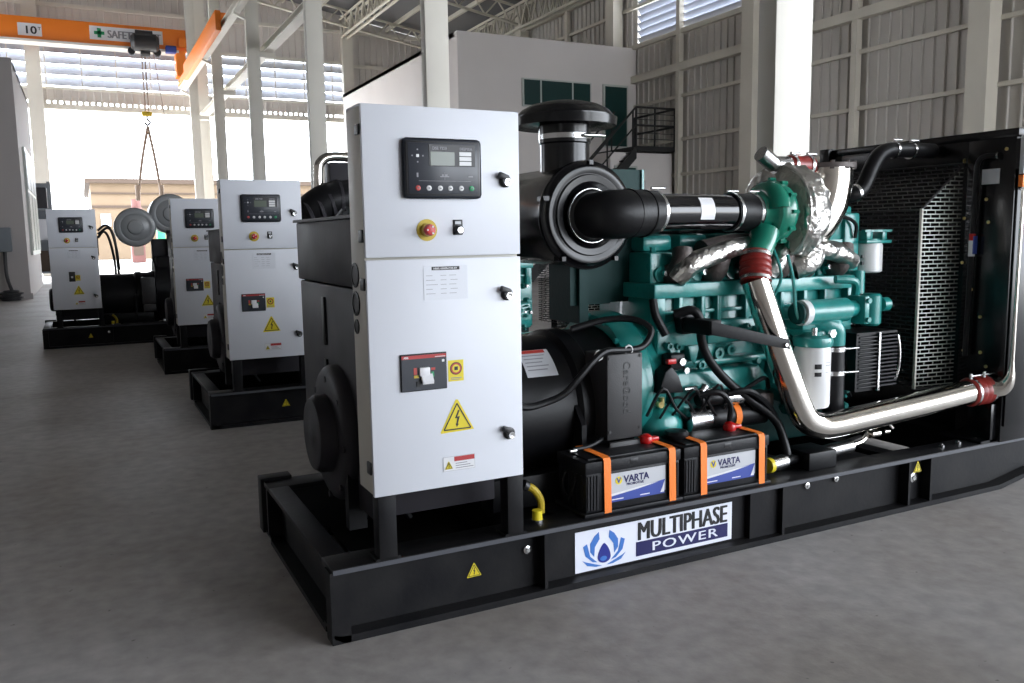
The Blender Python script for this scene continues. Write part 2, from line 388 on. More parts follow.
h = MB('crane_dark').box(1.75, 2.4, 30.4, 30.75, 8.02, 8.35, .05).cyl((1.6, 30.4, 8.2), (2.5, 30.4, 8.2), .3, c=.1).cyl((1.75, 30.3, 8.45), (2.3, 30.3, 8.45), .14).cyl((1.62, 30.5, 7.93), (1.62, 30.72, 7.93), .12).cyl((2.45, 30.5, 7.93), (2.45, 30.72, 7.93), .12)
h.cyl((1.9, 30.45, 7.9), (2.2, 30.45, 7.9), .15); ho = CP(h, 'hoist'); ho.location.x = -.17; ho.location.z = -8.2
rp = MB('rope').tube([(1.93, 30.5, 7.9), (1.93, 30.5, 5.65)], .022, 6).tube([(2.03, 30.5, 7.9), (2.03, 30.5, 5.65)], .022, 6).tube([(2.3, 30.6, 7.9), (2.55, 30.6, 5.6)], .012, 6); CP(rp, 'hoist_rope').location.x = -.17
hk = MB('yellow_dull').box(1.8, 2.14, 30.4, 30.6, 5.82, 5.98, .03).m('crane_dark').tube([(1.97, 30.5, 5.82), (1.97, 30.5, 5.72), (2.06, 30.5, 5.62), (1.97, 30.5, 5.52), (1.88, 30.5, 5.6)], .035, 8); hk = CP(hk, 'hook'); hk.location.x = -.17; hk.location.z = -8.3
e = MB('crane_orange').prism([(3.0, 8.0), (3.3, 8.0), (3.3, 8.3), (3.0, 8.3)], 'y', 30.6, 31.4)
CP(e, 'end_bracket')
CP(MB('crane_orange').box(2.84, 2.98, 20.8, 28.2, 6.45, 6.95, .02).box(2.98, 3.15, 21.0, 31.4, 6.74, 6.95, .02).box(2.9, 3.22, 30.7, 31.3, 7.0, 7.9), 'end_carriage')
CP(MB('blue').box(2.55, 2.9, 30.4, 30.74, 7.75, 7.98, .03), 'drive_motor')
sl = empty('lifting_sling', (1.80, 30.5, 2.6), 'two-legged lifting sling hanging from the crane hook', 'sling')
for x in (1.5, 2.28):
    o = MB('rope').tube([(1.97, 30.5, 5.18), ((1.97+x)/2+(x-1.97)*.05, 30.5, 4.0), (x, 30.5, 2.7)], .05, 8).tube([(x, 30.5, 3.15), (x, 30.5, 2.6)], .085, 8).build('sling_leg', sl); o.location = (-1.97, -30.5, -2.6)

# ================================================================== UPPER OFFICE BLOCK (right rear)
of = MB('office_wall')
of.box(8.4, RW-.03, 18.3, 18.5, 3.6, 6.42); of.box(8.4, RW-.03, 18.3, 18.5, 0, 3.6)
of.box(8.4, 8.6, 18.5, 28.9, 0, 6.42).box(8.4, RW-.03, 18.5, 28.9, 6.3, 6.42)
structure('wall_office', of, 'plain plastered two-storey office block in the rear corner')
wf = MB('window_frame').box(10.25, 12.42, 18.24, 18.31, 4.62, 5.36)
for a, c in ((10.3, 10.78), (10.84, 11.78), (11.84, 12.37)): wf.m('window_green').box(a, c, 18.22, 18.245, 4.66, 5.32)
structure('window_1', wf, 'three-pane dark window high in the office wall')
wf = MB('window_frame').box(8.33, 8.41, 19.0, 20.7, 4.6, 5.35).m('window_green').box(8.32, 8.34, 19.05, 19.8, 4.65, 5.3).box(8.32, 8.34, 19.85, 20.65, 4.65, 5.3)
structure('window_2', wf, 'small dark window in the bright side of the office')
wf = MB('window_frame').box(12.82, 13.66, 18.24, 18.31, 3.62, 5.36).m('window_green').box(12.88, 13.6, 18.22, 18.245, 3.66, 5.3).m('steel').cyl((13.5, 18.21, 4.4), (13.5, 18.17, 4.4), .03)
structure('door_1', wf, 'dark green door at the top of the black stair')
wf = MB('window_frame').box(12.0, 12.7, 16.43, 16.5, 1.6, 2.95).m('window_green').box(12.06, 12.64, 16.415, 16.435, 1.66, 2.9)
structure('window_3', wf)
structure('wall_porch', MB('office_wall').box(11.9, RW-.1, 16.5, 18.28, 0, 3.3), 'low plastered room beneath the stair landing')
st = empty('stair', (12, 17.5, 0), 'black steel stair with landing and railing at the office door', 'stair')
def SP(mb, name):
    o = mb.build(name, st); o.location = (-12, -17.5, 0); return o
SP(MB('stair_black').box(12.6, 13.9, 16.3, 18.25, 3.34, 3.46), 'landing')
t = MB('stair_black')
for yy in (16.35, 17.35): t.prism([(12.6, 3.46), (12.6, 3.14), (9.46, 0), (9.14, 0), (9.2, .1)], 'y', yy-.03, yy+.03)
for i in range(16): t.box(9.3+i*.205, 9.56+i*.205, 16.38, 17.32, .18+i*.205, .21+i*.205)
SP(t, 'flight')
t = MB('stair_black')
for zz in (4.46, 4.0): t.tube([(12.6, 16.35, zz), (13.85, 16.35, zz), (13.85, 18.2, zz)], .03, 6, 1)
for x in (12.6, 13.2, 13.85): t.tube([(x, 16.35, 3.4), (x, 16.35, 4.46)], .03, 6)
t.tube([(13.85, 18.2, 3.4), (13.85, 18.2, 4.46)], .03, 6)
for zz in (3.65, 3.8, 4.15, 4.3): t.tube([(12.6, 16.35, zz), (13.85, 16.35, zz)], .012, 5)
for yy in (16.35, 17.35):
    t.tube([(12.6, yy, 4.46), (9.2, yy, 1.06)], .03, 6).tube([(12.6, yy, 4.0), (9.2, yy, .6)], .022, 6)
    for i in range(5): t.tube([(12.5-i*.8, yy, 3.3-i*.8), (12.5-i*.8, yy, 4.36-i*.8)], .025, 6)
SP(t, 'railing')

# left office block
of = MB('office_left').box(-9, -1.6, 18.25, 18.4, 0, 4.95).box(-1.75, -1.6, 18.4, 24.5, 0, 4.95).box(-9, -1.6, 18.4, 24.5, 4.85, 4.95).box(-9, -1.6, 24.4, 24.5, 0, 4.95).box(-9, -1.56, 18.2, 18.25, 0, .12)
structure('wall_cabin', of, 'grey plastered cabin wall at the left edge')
wf = MB('window_frame').box(-1.61, -1.55, 19.6, 23.6, .9, 3.3)
for a in (19.7, 21.05, 22.35):
    for c in ((1.0, 2.3), (2.38, 3.2)): wf.m('window_green').box(-1.555, -1.54, a, a+1.2, c[0], c[1])
structure('window_4', wf, 'white framed windows in the side of the left cabin')
eb = MB('rack_grey').box(-2.15, -1.86, 18.05, 18.2, 1.0, 1.5, .02).m('crane_dark').tube([(-2.0, 18.12, 1.0), (-2.0, 18.1, .5), (-1.9, 18.0, .1)], .035, 8)
tag(eb.build('electrical_box'), 'grey electrical box on the left cabin wall', 'electrical box')
cb = MB('crane_dark')
for i in range(9):
    R_ = .13+.03*((i*5) % 4); z_ = .022+.042*(i//2); cb.tube([(-1.95+R_*math.cos(a*PI/6)+.01*(i % 3), 17.85+R_*math.sin(a*PI/6), z_) for a in range(13)], .022, 6, 2)
tag(cb.build('cable_coil'), 'dark coil of cable lying below the grey electrical box', 'cable')
# equipment beyond the farthest generator
def RP(mb, name, o_, off):
    o = mb.build(name, o_); o.location = tuple(-q for q in off); return o
rk = empty('equipment_rack', (-1.8, 25.8, 0), 'grey equipment rack beyond the left cabin windows', 'rack')
m_ = MB('rack_grey')
for x in (-2.3, -1.3):
    for y in (25.4, 26.2): m_.box(x-.04, x+.04, y-.04, y+.04, 0, 2.9)
for z in (.3, 1.2, 2.1): m_.box(-2.3, -1.3, 25.4, 26.2, z, z+.05)
m_.box(-2.3, -1.3, 26.15, 26.2, .3, 2.9)
RP(m_, 'frame', rk, (-1.8, 25.8, 0))
for x, z, c, l in ((-1.62, .35, 'tan_dark', 'brown case on the lowest shelf of the grey rack'), (-1.62, 1.25, 'label_grey', 'pale case on the middle shelf of the grey rack'), (-1.62, 2.15, 'dark_grey', 'dark case on the top shelf of the grey rack')):
    o = MB(c).box(x-.28, x+.26, 25.5, 26.0, z, z+.6, .02).cyl((x, 25.48, z+.3), (x, 25.5, z+.3), .06).build('equipment_case')
    tag(o, l, 'case', 'cases on the equipment rack')

# outside
ex = empty('warehouse', (10, 60, 0), 'sunlit tan warehouse across the yard outside', 'building')
m_ = MB('tan').box(.2, 34, 60, 80, 0, 5.0)
RP(m_, 'wall', ex, (10, 60, 0))
RP(MB('tan_dark').box(-.1, 34.3, 59.6, 80, 5.0, 5.3).box(.2, 34, 59.9, 60, 3.4, 3.55).box(.2, 34, 59.9, 60, 4.3, 4.4), 'roof_edge', ex, (10, 60, 0))
for x in (.7, 3.0): RP(MB('sky_grey').box(x, x+.6, 59.9, 60.02, 2.2, 3.0), 'window', ex, (10, 60, 0))
tag(MB('exit_green').box(3.35, 3.75, 50, 51, 0, 3.2, .02).m('window_frame').box(3.4, 3.7, 49.97, 50, 1.9, 2.9).build('green_container'), 'tall green cabinet standing in the sunny yard', 'cabinet')
tag(MB('machine_red').box(1.9, 2.6, 49, 50, 0, 3.0, .05).m('tan_dark').box(2.0, 2.5, 48.96, 49, .4, 2.6).m('machine_red').cyl((2.3, 49.5, 3.0), (2.3, 49.5, 3.5), .25).build('red_machine'), 'dull red machine standing in the sunny yard', 'machine')
tag(MB('filter_white').box(3.9, 5.4, 48, 49, 0, 1.5, .04).m('label_grey').box(4.0, 5.3, 47.97, 48, .15, 1.3).build('white_crate'), 'white crate standing in the sunny yard', 'crate')

# ================================================================== GENERATOR SET
GEO = {}   # identical meshes are shared between the sets
def P_(key, fn, name, parent):
    """part from a cached mesh"""
    if key not in GEO:
        o = fn().build(name, parent); GEO[key] = o.data; return o
    o = bpy.data.objects.new(name, GEO[key]); COL.objects.link(o); o.parent = parent; return o
H = .228; Wd = 1.033; Lg = 3.32; CF = -.0335

def base_frame():
    m = MB('skid_black')
    for s, y0 in ((1, 0), (-1, Wd)):
        Y = lambda a, b: (min(y0+s*a, y0+s*b), max(y0+s*a, y0+s*b))
        m.box(.0, Lg, *Y(0, .12), H-.02, H, .003)
        m.prism([(0.03, 0), (3.06, 0), (Lg, .045), (Lg, .065), (3.05, .022), (.03, .022), (0, .03), (0, .02)], 'y', *Y(0, .12))
        m.box(.0, Lg, *Y(.055, .075), .02, H-.018)
        for x in (.708, 1.746, 2.59): m.box(x-.006, x+.006, *Y(.006, .06), .02, H-.018)
        m.box(1.60, 1.746, *Y(.03, .055), .02, H-.018)
        m.box(2.447, 2.459, *Y(.006, .06), .02, H-.018)
    m.m('edge_highlight').box(.004, Lg-.004, -.0012, 0, H-.017, H-.003).m('skid_black')  # thin pale strip stands in for the highlight along the top flange
    m.box(0, .075, .12, Wd-.12, H-.02, H, .003).box(.05, .07, .1, Wd-.1, .02, H-.018).box(0.0, .075, .1, Wd-.1, 0, .02)
    m.box(-.012, .11, Wd-.02, Wd+.05, 0.02, H+.012, .004).box(.22, 1.2, .12, Wd-.12, .03, .04).box(-.006, .05, 0, .06, 0, H-.01)
    for x in (.72, 1.3, 1.95, 2.5, Lg-.1): m.box(x, x+.08, .07, Wd-.07, .04, H-.03)
    m.box(.82, 2.35, .12, .3, H-.02, H-.005)
    return m
def bolt(x, y, z, ax, r): return MB('steel').lathe((x, y, z), ax, [(0, r), (.008, r), (.010, r*.5), (.014, r*.5), (.014, 0)], 12)
BOLTS = [(1.911, .055, .177, (0, -1, 0), .013), (2.069, .055, .182, (0, -1, 0), .013), (2.53, .055, .12, (0, -1, 0), .022), (.66, .055, .15, (0, -1, 0), .014)] + [(x, .06, H, (0, 0, 1), .013) for x in (2.72, 2.83, 2.95, 3.02, 3.1)]
def tri_sign(cx, cz, w, y, mb=None):
    m = mb or MB('yellow'); m.m('yellow'); h = w*.88
    m.prism([(cx-w/2, cz-h/2), (cx-w/2+.012*w, cz-h/2-.03*w), (cx+w/2, cz-h/2), (cx+.03*w, cz+h/2), (cx-.03*w, cz+h/2)], 'y', y-.001, y)
    m.m('ink')
    def e(a, b, t=.035):
        a = Vector((cx+a[0]*w, 0, cz+a[1]*w)); b = Vector((cx+b[0]*w, 0, cz+b[1]*w)); d = (b-a).normalized(); n = Vector((-d.z, 0, d.x))*t*w/2
        m.prism([(q.x, q.z) for q in (a-n, b-n, b+n, a+n)], 'y', y-.0018, y-.0008)
    e((-.40, -.385), (.40, -.385)); e((.40, -.385), (0, .33)); e((0, .33), (-.40, -.385))
    P = [(.03, .16), (-.07, -.06), (0, -.06), (-.03, -.22), (-.055, -.2), (-.02, -.31), (.045, -.22), (.01, -.225), (.075, -.01), (.0, -.02), (.075, .16)]
    m.prism([(cx+a*w, cz+b*w-.02*w) for a, b in P], 'y', y-.0018, y-.0008)
    return m
def cab_body():
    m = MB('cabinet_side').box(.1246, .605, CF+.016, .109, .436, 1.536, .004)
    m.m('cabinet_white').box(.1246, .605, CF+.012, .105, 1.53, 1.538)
    return m
def door(z0, z1):
    return MB('cabinet_white').box(.1246, .607, CF, CF+.014, z0, z1, .0025)
HINGE = ((1.455, 1.483), (1.160, 1.196), (1.026, 1.061), (.496, .532)); GROMMET = ((1.067, .036), (.985, .036), (.918, .022))
def hinge(z0, z1): return MB('ink').box(.1185, .1246, CF+.012, CF+.046, z0, z1, .002)
def grommet(z, r): return MB('satin_black').lathe((.1246, .072, z), (-1, 0, 0), [(0, r), (.003, r), (.004, r*.8), (.002, r*.75), (.002, 0)], 20)
def lock(z):
    def f():
        m = MB('ink').lathe((.558, CF, z), (0, -1, 0), [(0, .019), (.006, .019), (.01, .014), (.016, .013)], 20)
        m.box(.532, .566, CF-.018, CF-.003, z+.004, z+.022, .004, Matrix.Rotation(.35, 3, 'Y'))
        m.m('steel').lathe((.56, CF-.014, z-.004), (0, -1, 0), [(0, .011), (.006, .011), (.006, .004), (.004, 0)], 16)
        return m
    return f
def display():
    m = MB('panel_blue').box(.236, .476, CF-.016, CF, 1.281, 1.449, .012)
    m.m('ink').box(.244, .468, CF-.018, CF-.015, 1.289, 1.441, .001).m('panel_blue').box(.250, .462, CF-.0195, CF-.0175, 1.295, 1.435, .001)
    m.m('ink').box(.312, .453, CF-.0215, CF-.019, 1.371, 1.431)
    m.m('lcd').box(.316, .389, CF-.0225, CF-.021, 1.373, 1.411)
    m.m('button')
    for i in range(3): m.box(.404, .441, CF-.0225, CF-.021, 1.374+i*.0135, 1.385+i*.0135)
    m.m('grey_ink').text('DSE 7320', .322, 1.417, CF-.022, .011, 1, .0003, .0003); m.text('DEEPSEA', .405, 1.417, CF-.022, .010, 1, .0003, .0003)
    m.box(.28, .44, CF-.0202, CF-.019, 1.3295, 1.3305)
    m.box(.345, .372, CF-.0202, CF-.019, 1.341, 1.344).box(.350, .356, CF-.0202, CF-.019, 1.344, 1.349).box(.36, .367, CF-.0202, CF-.019, 1.344, 1.349).box(.358, .3592, CF-.0202, CF-.019, 1.333, 1.355)
    m.box(.432, .446, CF-.0202, CF-.019, 1.342, 1.345).box(.274, .279, CF-.0202, CF-.019, 1.340, 1.352)
    for x, c in ((.277, 'button_red'), (.31, 'button'), (.344, 'button'), (.375, 'button'), (.409, 'button'), (.441, 'button_green')):
        m.m(c).lathe((x, CF-.019, 1.310), (0, -1, 0), [(0, .0075), (.002, .0075), (.003, .005), (.003, 0)], 16)
        m.m('panel_blue').box(x-.003, x+.003, CF-.0225, CF-.0218, 1.3085, 1.3115)
    m.m('button').box(.274, .282, CF-.021, CF-.019, 1.395, 1.403)
    m.m('grey_ink')
    for a, b in ((.262, 1.399), (.294, 1.399), (.278, 1.382), (.278, 1.416)): m.box(a-.002, a+.002, CF-.0202, CF-.019, b-.002, b+.002)
    return m
def estop():
    m = MB('yellow_dull').lathe((.307, CF, 1.193), (0, -1, 0), [(0, .031), (.002, .031), (.002, .0)], 28)
    m.m('brass').lathe((.307, CF-.002, 1.193), (0, -1, 0), [(0, .019), (.012, .019), (.014, .015)], 24)
    m.m('red').lathe((.307, CF-.014, 1.193), (0, -1, 0), [(0, .012), (.006, .0165), (.014, .0165), (.02, .013), (.022, 0)], 24)
    m.m('button').ring_bolts((.307, CF-.0353, 1.193), (0, -1, 0), .0105, 3, .003, .0015)
    return m
def keysw():
    m = MB('ink').box(.388, .418, CF-.003, CF, 1.178, 1.222, .002).lathe((.404, CF-.003, 1.192), (0, -1, 0), [(0, .014), (.012, .013), (.014, .010)], 20)
    return m.m('steel').lathe((.404, CF-.016, 1.192), (0, -1, 0), [(0, .009), (.004, .009), (.004, 0)], 16).m('label_grey').box(.394, .412, CF-.0036, CF-.003, 1.209, 1.217)
def plate():
    m = MB('cabinet_white'); m.m('cabinet_white').box(.293, .43, CF-.0012, CF, .992, 1.091)
    m.m('ink').box(.318, .405, CF-.002, CF-.001, 1.078, 1.088).m('label_white').text('DIESEL GENERATOR SET', .323, 1.0805, CF-.0022, .0068, 1, .0001, .0003)
    m.m('grey_ink')
    for i in range(5):
        for x, w_ in ((.300, .02+.008*(i % 3)), (.345, .018), (.372+.004*(i % 2), .022)):
            m.box(x, x+w_, CF-.0018, CF-.001, 1.062-i*.013, 1.0632-i*.013)
    return m
def breaker():
    m = MB('dark_grey').box(.213, .356, CF-.006, CF, .731, .840, .002).m('panel_blue').box(.216, .353, CF-.008, CF-.005, .734, .836)
    m.m('sign_red').box(.216, .353, CF-.0088, CF-.0075, .826, .836).m('label_white').text('ABB', .222, .828, CF-.009, .008, 1, .0002, .0003)
    m.m('label_white').box(.318, .35, CF-.0094, CF-.0086, .8275, .8295)
    m.m('button_red').box(.252, .262, CF-.009, CF-.0075, .78, .8).m('yellow_dull').box(.252, .266, CF-.0092, CF-.0075, .770, .778).m('button_green').box(.306, .314, CF-.009, CF-.0075, .77, .785).m('button_red').box(.306, .318, CF-.009, CF-.0075, .79, .797)
    m.m('label_white').box(.268, .3, CF-.016, CF-.007, .775, .80, .002).prism([(CF-.012, .78), (CF-.024, .760), (CF-.022, .752), (CF-.006, .765)], 'x', .274, .308)
    m.box(.34, .347, CF-.0095, CF-.0075, .812, .819)
    m.m('ink').box(.26, .27, CF-.011, CF-.0075, .744, .76)
    return m
def ysign():
    m = MB('yellow').box(.362, .411, CF-.001, CF, .749, .812).m('ink').lathe((.3865, CF-.001, .787), (0, -1, 0), [(0, .019), (.0006, .019), (.0006, 0)], 24)
    m.m('button_red').lathe((.3865, CF-.0016, .787), (0, -1, 0), [(0, .0165), (.0006, .0165), (.0006, 0)], 24).m('yellow').lathe((.3865, CF-.0022, .787), (0, -1, 0), [(0, .012), (.0004, .012), (.0004, 0)], 24)
    m.m('ink').box(.381, .392, CF-.0032, CF-.0026, .782, .793).m('grey_ink').box(.369, .404, CF-.0018, CF-.001, .758, .7605).box(.369, .398, CF-.0018, CF-.001, .7535, .7555); return m
def lsign():
    m = MB('label_grey').box(.338, .442, CF-.001, CF, .478, .523).m('label_white').box(.340, .440, CF-.0015, CF-.001, .480, .521)
    m.m('sign_red').box(.374, .440, CF-.002, CF-.0014, .507, .521); tri_sign(.356, .497, .026, CF-.0015, m)
    m.m('grey_ink')
    for i in range(3): m.box(.378, .436-.01*i, CF-.002, CF-.0014, .485+i*.007, .4872+i*.007)
    return m
def cab_stand():
    m = MB('skid_black')
    for x in (.143, .565): m.box(x, x+.055, -.005, .05, H, .436, .002).box(x-.01, x+.065, -.005, .07, H, H+.008)
    m.box(.143, .62, .02, .1, .424, .436).box(.14, .2, .3, .34, H, .42)
    m.tube([(.22, .3, .42), (.36, .33, H)], .01, 6)
    return m
def term_box():
    m = MB('dark_grey').box(.17, .62, .15, 1.0, 1.02, 1.235, .006).box(.175, .6, .16, .99, .30, 1.015, .006)
    m.m('ink').box(.166, .176, .62, .65, .80, .97, .002).box(.168, .176, .62, .65, .72, .75).m('cover_grey').box(.16, .63, .14, 1.01, 1.235, 1.245)
    return m
def bearing():
    m = MB('dark_grey').lathe((.175, .50, .515), (-1, 0, 0), [(0, .232), (.02, .232), (.035, .222), (.045, .20), (.045, .12)], 40)
    m.ring_bolts((.14, .50, .50), (-1, 0, 0), .20, 8, .012, .012)
    return m
def bearing_cap():
    return MB('dark_grey').lathe((.15, .50, .515), (-1, 0, 0), [(0, .135), (.055, .132), (.072, .12), (.076, .10), (.072, .05), (.076, .04), (.076, 0)], 36)
def alternator():
    m = MB('satin_black').lathe((.60, .52, .52), (1, 0, 0), [(0, .272), (.44, .272), (.44, .20)], 56)
    m.lathe((.98, .52, .52), (1, 0, 0), [(0, .272), (.015, .292), (.07, .294), (.085, .284), (.16, .284), (.20, .298), (.24, .298), (.24, .1)], 56)
    m.box(.62, 1.16, .22, .32, H, .34, .004).box(.62, 1.16, .72, .82, H, .34, .004)
    # two sloped gussets between the casing and the bell
    m.prism([(.28, .60), (.20, .50), (.20, .30), (.28, .25)], 'x', .965, .985)
    return m
def junction_cover():
    m = MB('cover_grey').box(1.04, 1.19, .15, .30, .445, .752, .004)
    for x, z in ((1.05, .74), (1.18, .742), (1.05, .475), (1.18, .48)): m.m('ink').lathe((x, .15, z), (0, -1, 0), [(0, .006), (.003, .006), (.003, 0)], 10)
    m.m('ink').text('CareGood', 1.108, .725, .1492, .043, .9, .0006, .001, vert=True, sp=1.15)
    m.m('cover_grey').box(1.045, 1.185, .14, .16, .35, .44, .01); return m
def nameplate():
    m = MB('label_grey'); rows = []
    N = 8
    for k in range(N+1):
        a = math.radians(146-k*26/N); y = .52+.2740*math.cos(a); z = .52+.2740*math.sin(a); rows.append((m.bm.verts.new((.80, y, z)), m.bm.verts.new((.925, y, z))))
    m._fin([m.bm.faces.new((a[0], a[1], b[1], b[0])) for a, b in zip(rows, rows[1:])])
    m.m('button_red'); a0, a1 = math.radians(124), math.radians(120.5); R_ = .2750
    m.quad(*[(x, .52+R_*math.cos(a), .52+R_*math.sin(a)) for x, a in ((.81, a0), (.91, a0), (.91, a1), (.81, a1))])
    m.m('grey_ink')
    for k in range(5):
        a0, a1 = math.radians(127+k*3.4), math.radians(126+k*3.4)
        m.quad(*[(x, .52+R_*math.cos(a), .52+R_*math.sin(a)) for x, a in ((.81, a0), (.90-.01*(k % 3), a0), (.90-.01*(k % 3), a1), (.81, a1))])
    return m
def power_cable():
    m = MB('rubber').tube([(.6, .12, .64), (.716, .16, .60), (.80, .17, .605), (.87, .16, .63), (.926, .15, .685), (.98, .15, .735), (1.04, .16, .765), (1.12, .17, .762), (1.20, .18, .763), (1.245, .19, .79), (1.26, .2, .83), (1.22, .25, .86), (1.13, .3, .86), (1.0, .33, .83)], .0125, 10)
    m.m('button')
    for x, z in ((1.015, .752), (1.14, .762)): m.tube([(x+.017*math.cos(a), .165, z+.017*math.sin(a)) for a in [k*PI/4 for k in range(9)]], .0035, 6, 1)
    return m
def yellow_hose():
    return MB('yellow_dull').tube([(.70, .13, .34), (.725, .12, .325), (.75, .12, .285), (.752, .12, .24)], .013, 10).m('ink').cyl((.69, .13, .345), (.705, .13, .335), .018).m('yellow').cyl((.71, .07, .235), (.71, .07, .27), .017).m('steel').cyl((.71, .07, .228), (.71, .07, .24), .02)

def filter_drum():
    m = MB('gloss_black')
    m.lathe((1.065, .80, 1.242), (0, -1, 0), [(0, .17), (.02, .183), (.46, .183), (.465, .194), (.475, .197), (.485, .194), (.49, .184), (.50, .176), (.505, .172), (.507, .160), (.503, .150), (.503, .146), (.512, .142), (.510, .120), (.50, .112), (.49, .09), (.49, 0)], 56)
    for a in range(5):
        t = a*2*PI/5+.3; m.box(1.07+.19*math.cos(t)-.008, 1.07+.19*math.cos(t)+.008, .3, .36, 1.24+.19*math.sin(t)-.008, 1.24+.19*math.sin(t)+.008)
    return m
def rain_cap():
    m = MB('gloss_black').lathe((1.08, .5, 1.37), (0, 0, 1), [(0, .098), (.05, .093), (.14, .093), (.145, .098), (.20, .098), (.208, .10), (.215, .13), (.212, .17), (.205, .192), (.205, .195), (.235, .198), (.236, .186), (.242, .186), (.265, .165), (.283, .13), (.295, .08), (.299, .04), (.30, 0)], 48)
    m.m('steel').lathe((1.08, .5, 1.528), (0, 0, 1), [(0, .0995), (.018, .0995)], 40).cyl((1.10, .395, 1.537), (1.19, .395, 1.537), .007)
    return m
def ribbed(pts, r, n, m=None, rib=.006, name='rubber'):
    return None
def intake_elbow():
    m = MB('rubber').tube([(1.06, .33, 1.24), (1.06, .27, 1.24), (1.085, .215, 1.241), (1.14, .20, 1.243), (1.24, .22, 1.247), (1.30, .235, 1.25)], [.078, .08, .086, .086, .082, .076], 32, 5)
    for x, y, rr in ((1.16, .203, .0885), (1.235, .218, .0865)): m.lathe((x-.006, y, 1.245), (1, .18, 0), [(0, rr-.004), (.003, rr), (.009, rr), (.012, rr-.004)], 32)
    m.lathe((1.063, .30, 1.24), (0, -1, 0), [(0, .095), (.02, .095), (.03, .085)], 32)
    m.m('steel').lathe((1.063, .292, 1.24), (0, -1, 0), [(0, .097), (.012, .097)], 32)
    m.lathe((1.285, .232, 1.249), (1, .18, 0), [(0, .0795), (.014, .0795)], 32).cyl((1.26, .2, 1.335), (1.32, .2, 1.335), .005)
    return m
def clamp(m, o, ax, r, w_=.014):
    m.m('steel').lathe(o, ax, [(0, r), (0, r+.003), (w_, r+.003), (w_, r)], 32); return m
def intake_pipe():
    m = MB('mirror_black').tube([(1.29, .235, 1.25), (1.5, .27, 1.252), (1.72, .3, 1.252)], .068, 32, 3)
    m.m('rubber').tube([(1.70, .297, 1.252), (1.80, .305, 1.251), (1.85, .31, 1.25)], .074, 32, 3)
    for x in (1.705, 1.815): clamp(m, (x, .297+.1*(x-1.7), 1.2515), (1, .1, 0), .0745); m.cyl((x-.02, .28, 1.332), (x+.03, .28, 1.332), .005)
    return m
def pipe_label():
    m = MB('label_white'); rows = []
    for k in range(7):
        a = math.radians(205-k*12); cy, cz = .2705, 1.252
        rows.append([m.bm.verts.new((x, cy+.071*math.cos(a)+(x-1.5)*.14, cz+.071*math.sin(a))) for x in (1.49, 1.565)])
    m._fin([m.bm.faces.new((a[0], a[1], b[1], b[0])) for a, b in zip(rows, rows[1:])]); return m
def compressor():
    m = MB('green').lathe((1.83, .31, 1.25), (1, 0, 0), [(0, .072), (.02, .076), (.045, .09), (.06, .118), (.085, .130), (.12, .130), (.14, .120), (.15, .09)], 48)
    m.tube([(1.90+.012*math.sin(a), .31+.088*math.cos(a), 1.25+.088*math.sin(a)) for a in [math.radians(d) for d in range(-150, 200, 25)]], [.02+.0022*i for i in range(14)], 14, 2)
    m.tube([(1.87, .27, 1.17), (1.835, .25, 1.12), (1.80, .24, 1.08)], [.06, .052, .05], 20)
    m.ring_bolts((1.955, .31, 1.25), (-1, 0, 0), .133, 12, .009, .03)
    return m
def foil_wrap():
    m = MB('foil_dull').lathe((1.985, .36, 1.25), (1, 0, 0), [(-.02, .07), (0, .10), (.008, .13), (.012, .16), (.02, .195)], 40, .005)
    m.m('foil').lathe((2.005, .36, 1.25), (1, 0, 0), [(0, .195), (.02, .205), (.045, .2), (.07, .208), (.10, .198), (.12, .19), (.14, .17), (.155, .13), (.16, .08)], 44, .009)
    m.tube([(2.010, .36+.197*math.cos(a), 1.25+.197*math.sin(a)) for a in [k*PI/10 for k in range(21)]], .006, 8, 2)
    m.m('cast').lathe((1.97, .34, 1.25), (1, 0, 0), [(0, .06), (.06, .07), (.07, .07)], 24)
    m.m('green').box(1.99, 2.03, .26, .4, 1.1, 1.14, .01)
    return m
def exhaust_cone():
    m = MB('chrome').tube([(2.30, .36, 1.44), (2.30, .36, 1.37), (2.275, .35, 1.28), (2.22, .34, 1.20), (2.15, .33, 1.15)], [.108, .106, .098, .085, .07], 36, 5)
    m.m('cast').lathe((2.30, .36, 1.437), (0, 0, 1), [(0, .118), (.02, .118), (.02, .08), (.01, .075), (.01, 0)], 36)
    m.ring_bolts((2.30, .36, 1.43), (0, 0, 1), .108, 10, .01, .035); return m
def bleed_pipe():
    m = MB('steel').tube([(1.915, .35, 1.49), (1.94, .35, 1.475), (1.99, .35, 1.446)], .033, 24).cyl((1.99, .35, 1.446), (2.07, .35, 1.446), .036)
    m.m('red_hose').lathe((2.065, .35, 1.446), (1, 0, 0), [(0, .038), (.01, .042), (.02, .038), (.045, .042), (.065, .038), (.09, .042), (.11, .038), (.13, .038)], 28)
    clamp(m, (2.075, .35, 1.446), (1, 0, 0), .042); clamp(m, (2.165, .35, 1.446), (1, 0, 0), .042)
    m.m('rubber').tube([(2.19, .35, 1.446), (2.22, .40, 1.452), (2.23, .5, 1.45), (2.24, .62, 1.40)], .034, 16)
    m.m('steel')
    for x in (2.08, 2.17): m.cyl((x-.03, .32, 1.492), (x+.03, .33, 1.492), .006)
    return m
def charge_pipe():
    m = MB('chrome').tube([(1.765, .205, .985), (1.79, .175, .87), (1.835, .15, .72), (1.885, .13, .58), (1.925, .12, .485), (1.965, .115, .425), (2.025, .11, .396), (2.10, .105, .39), (2.25, .098, .40), (2.6, .073, .43), (2.885, .05, .458)], .054, 32, 6)
    return m
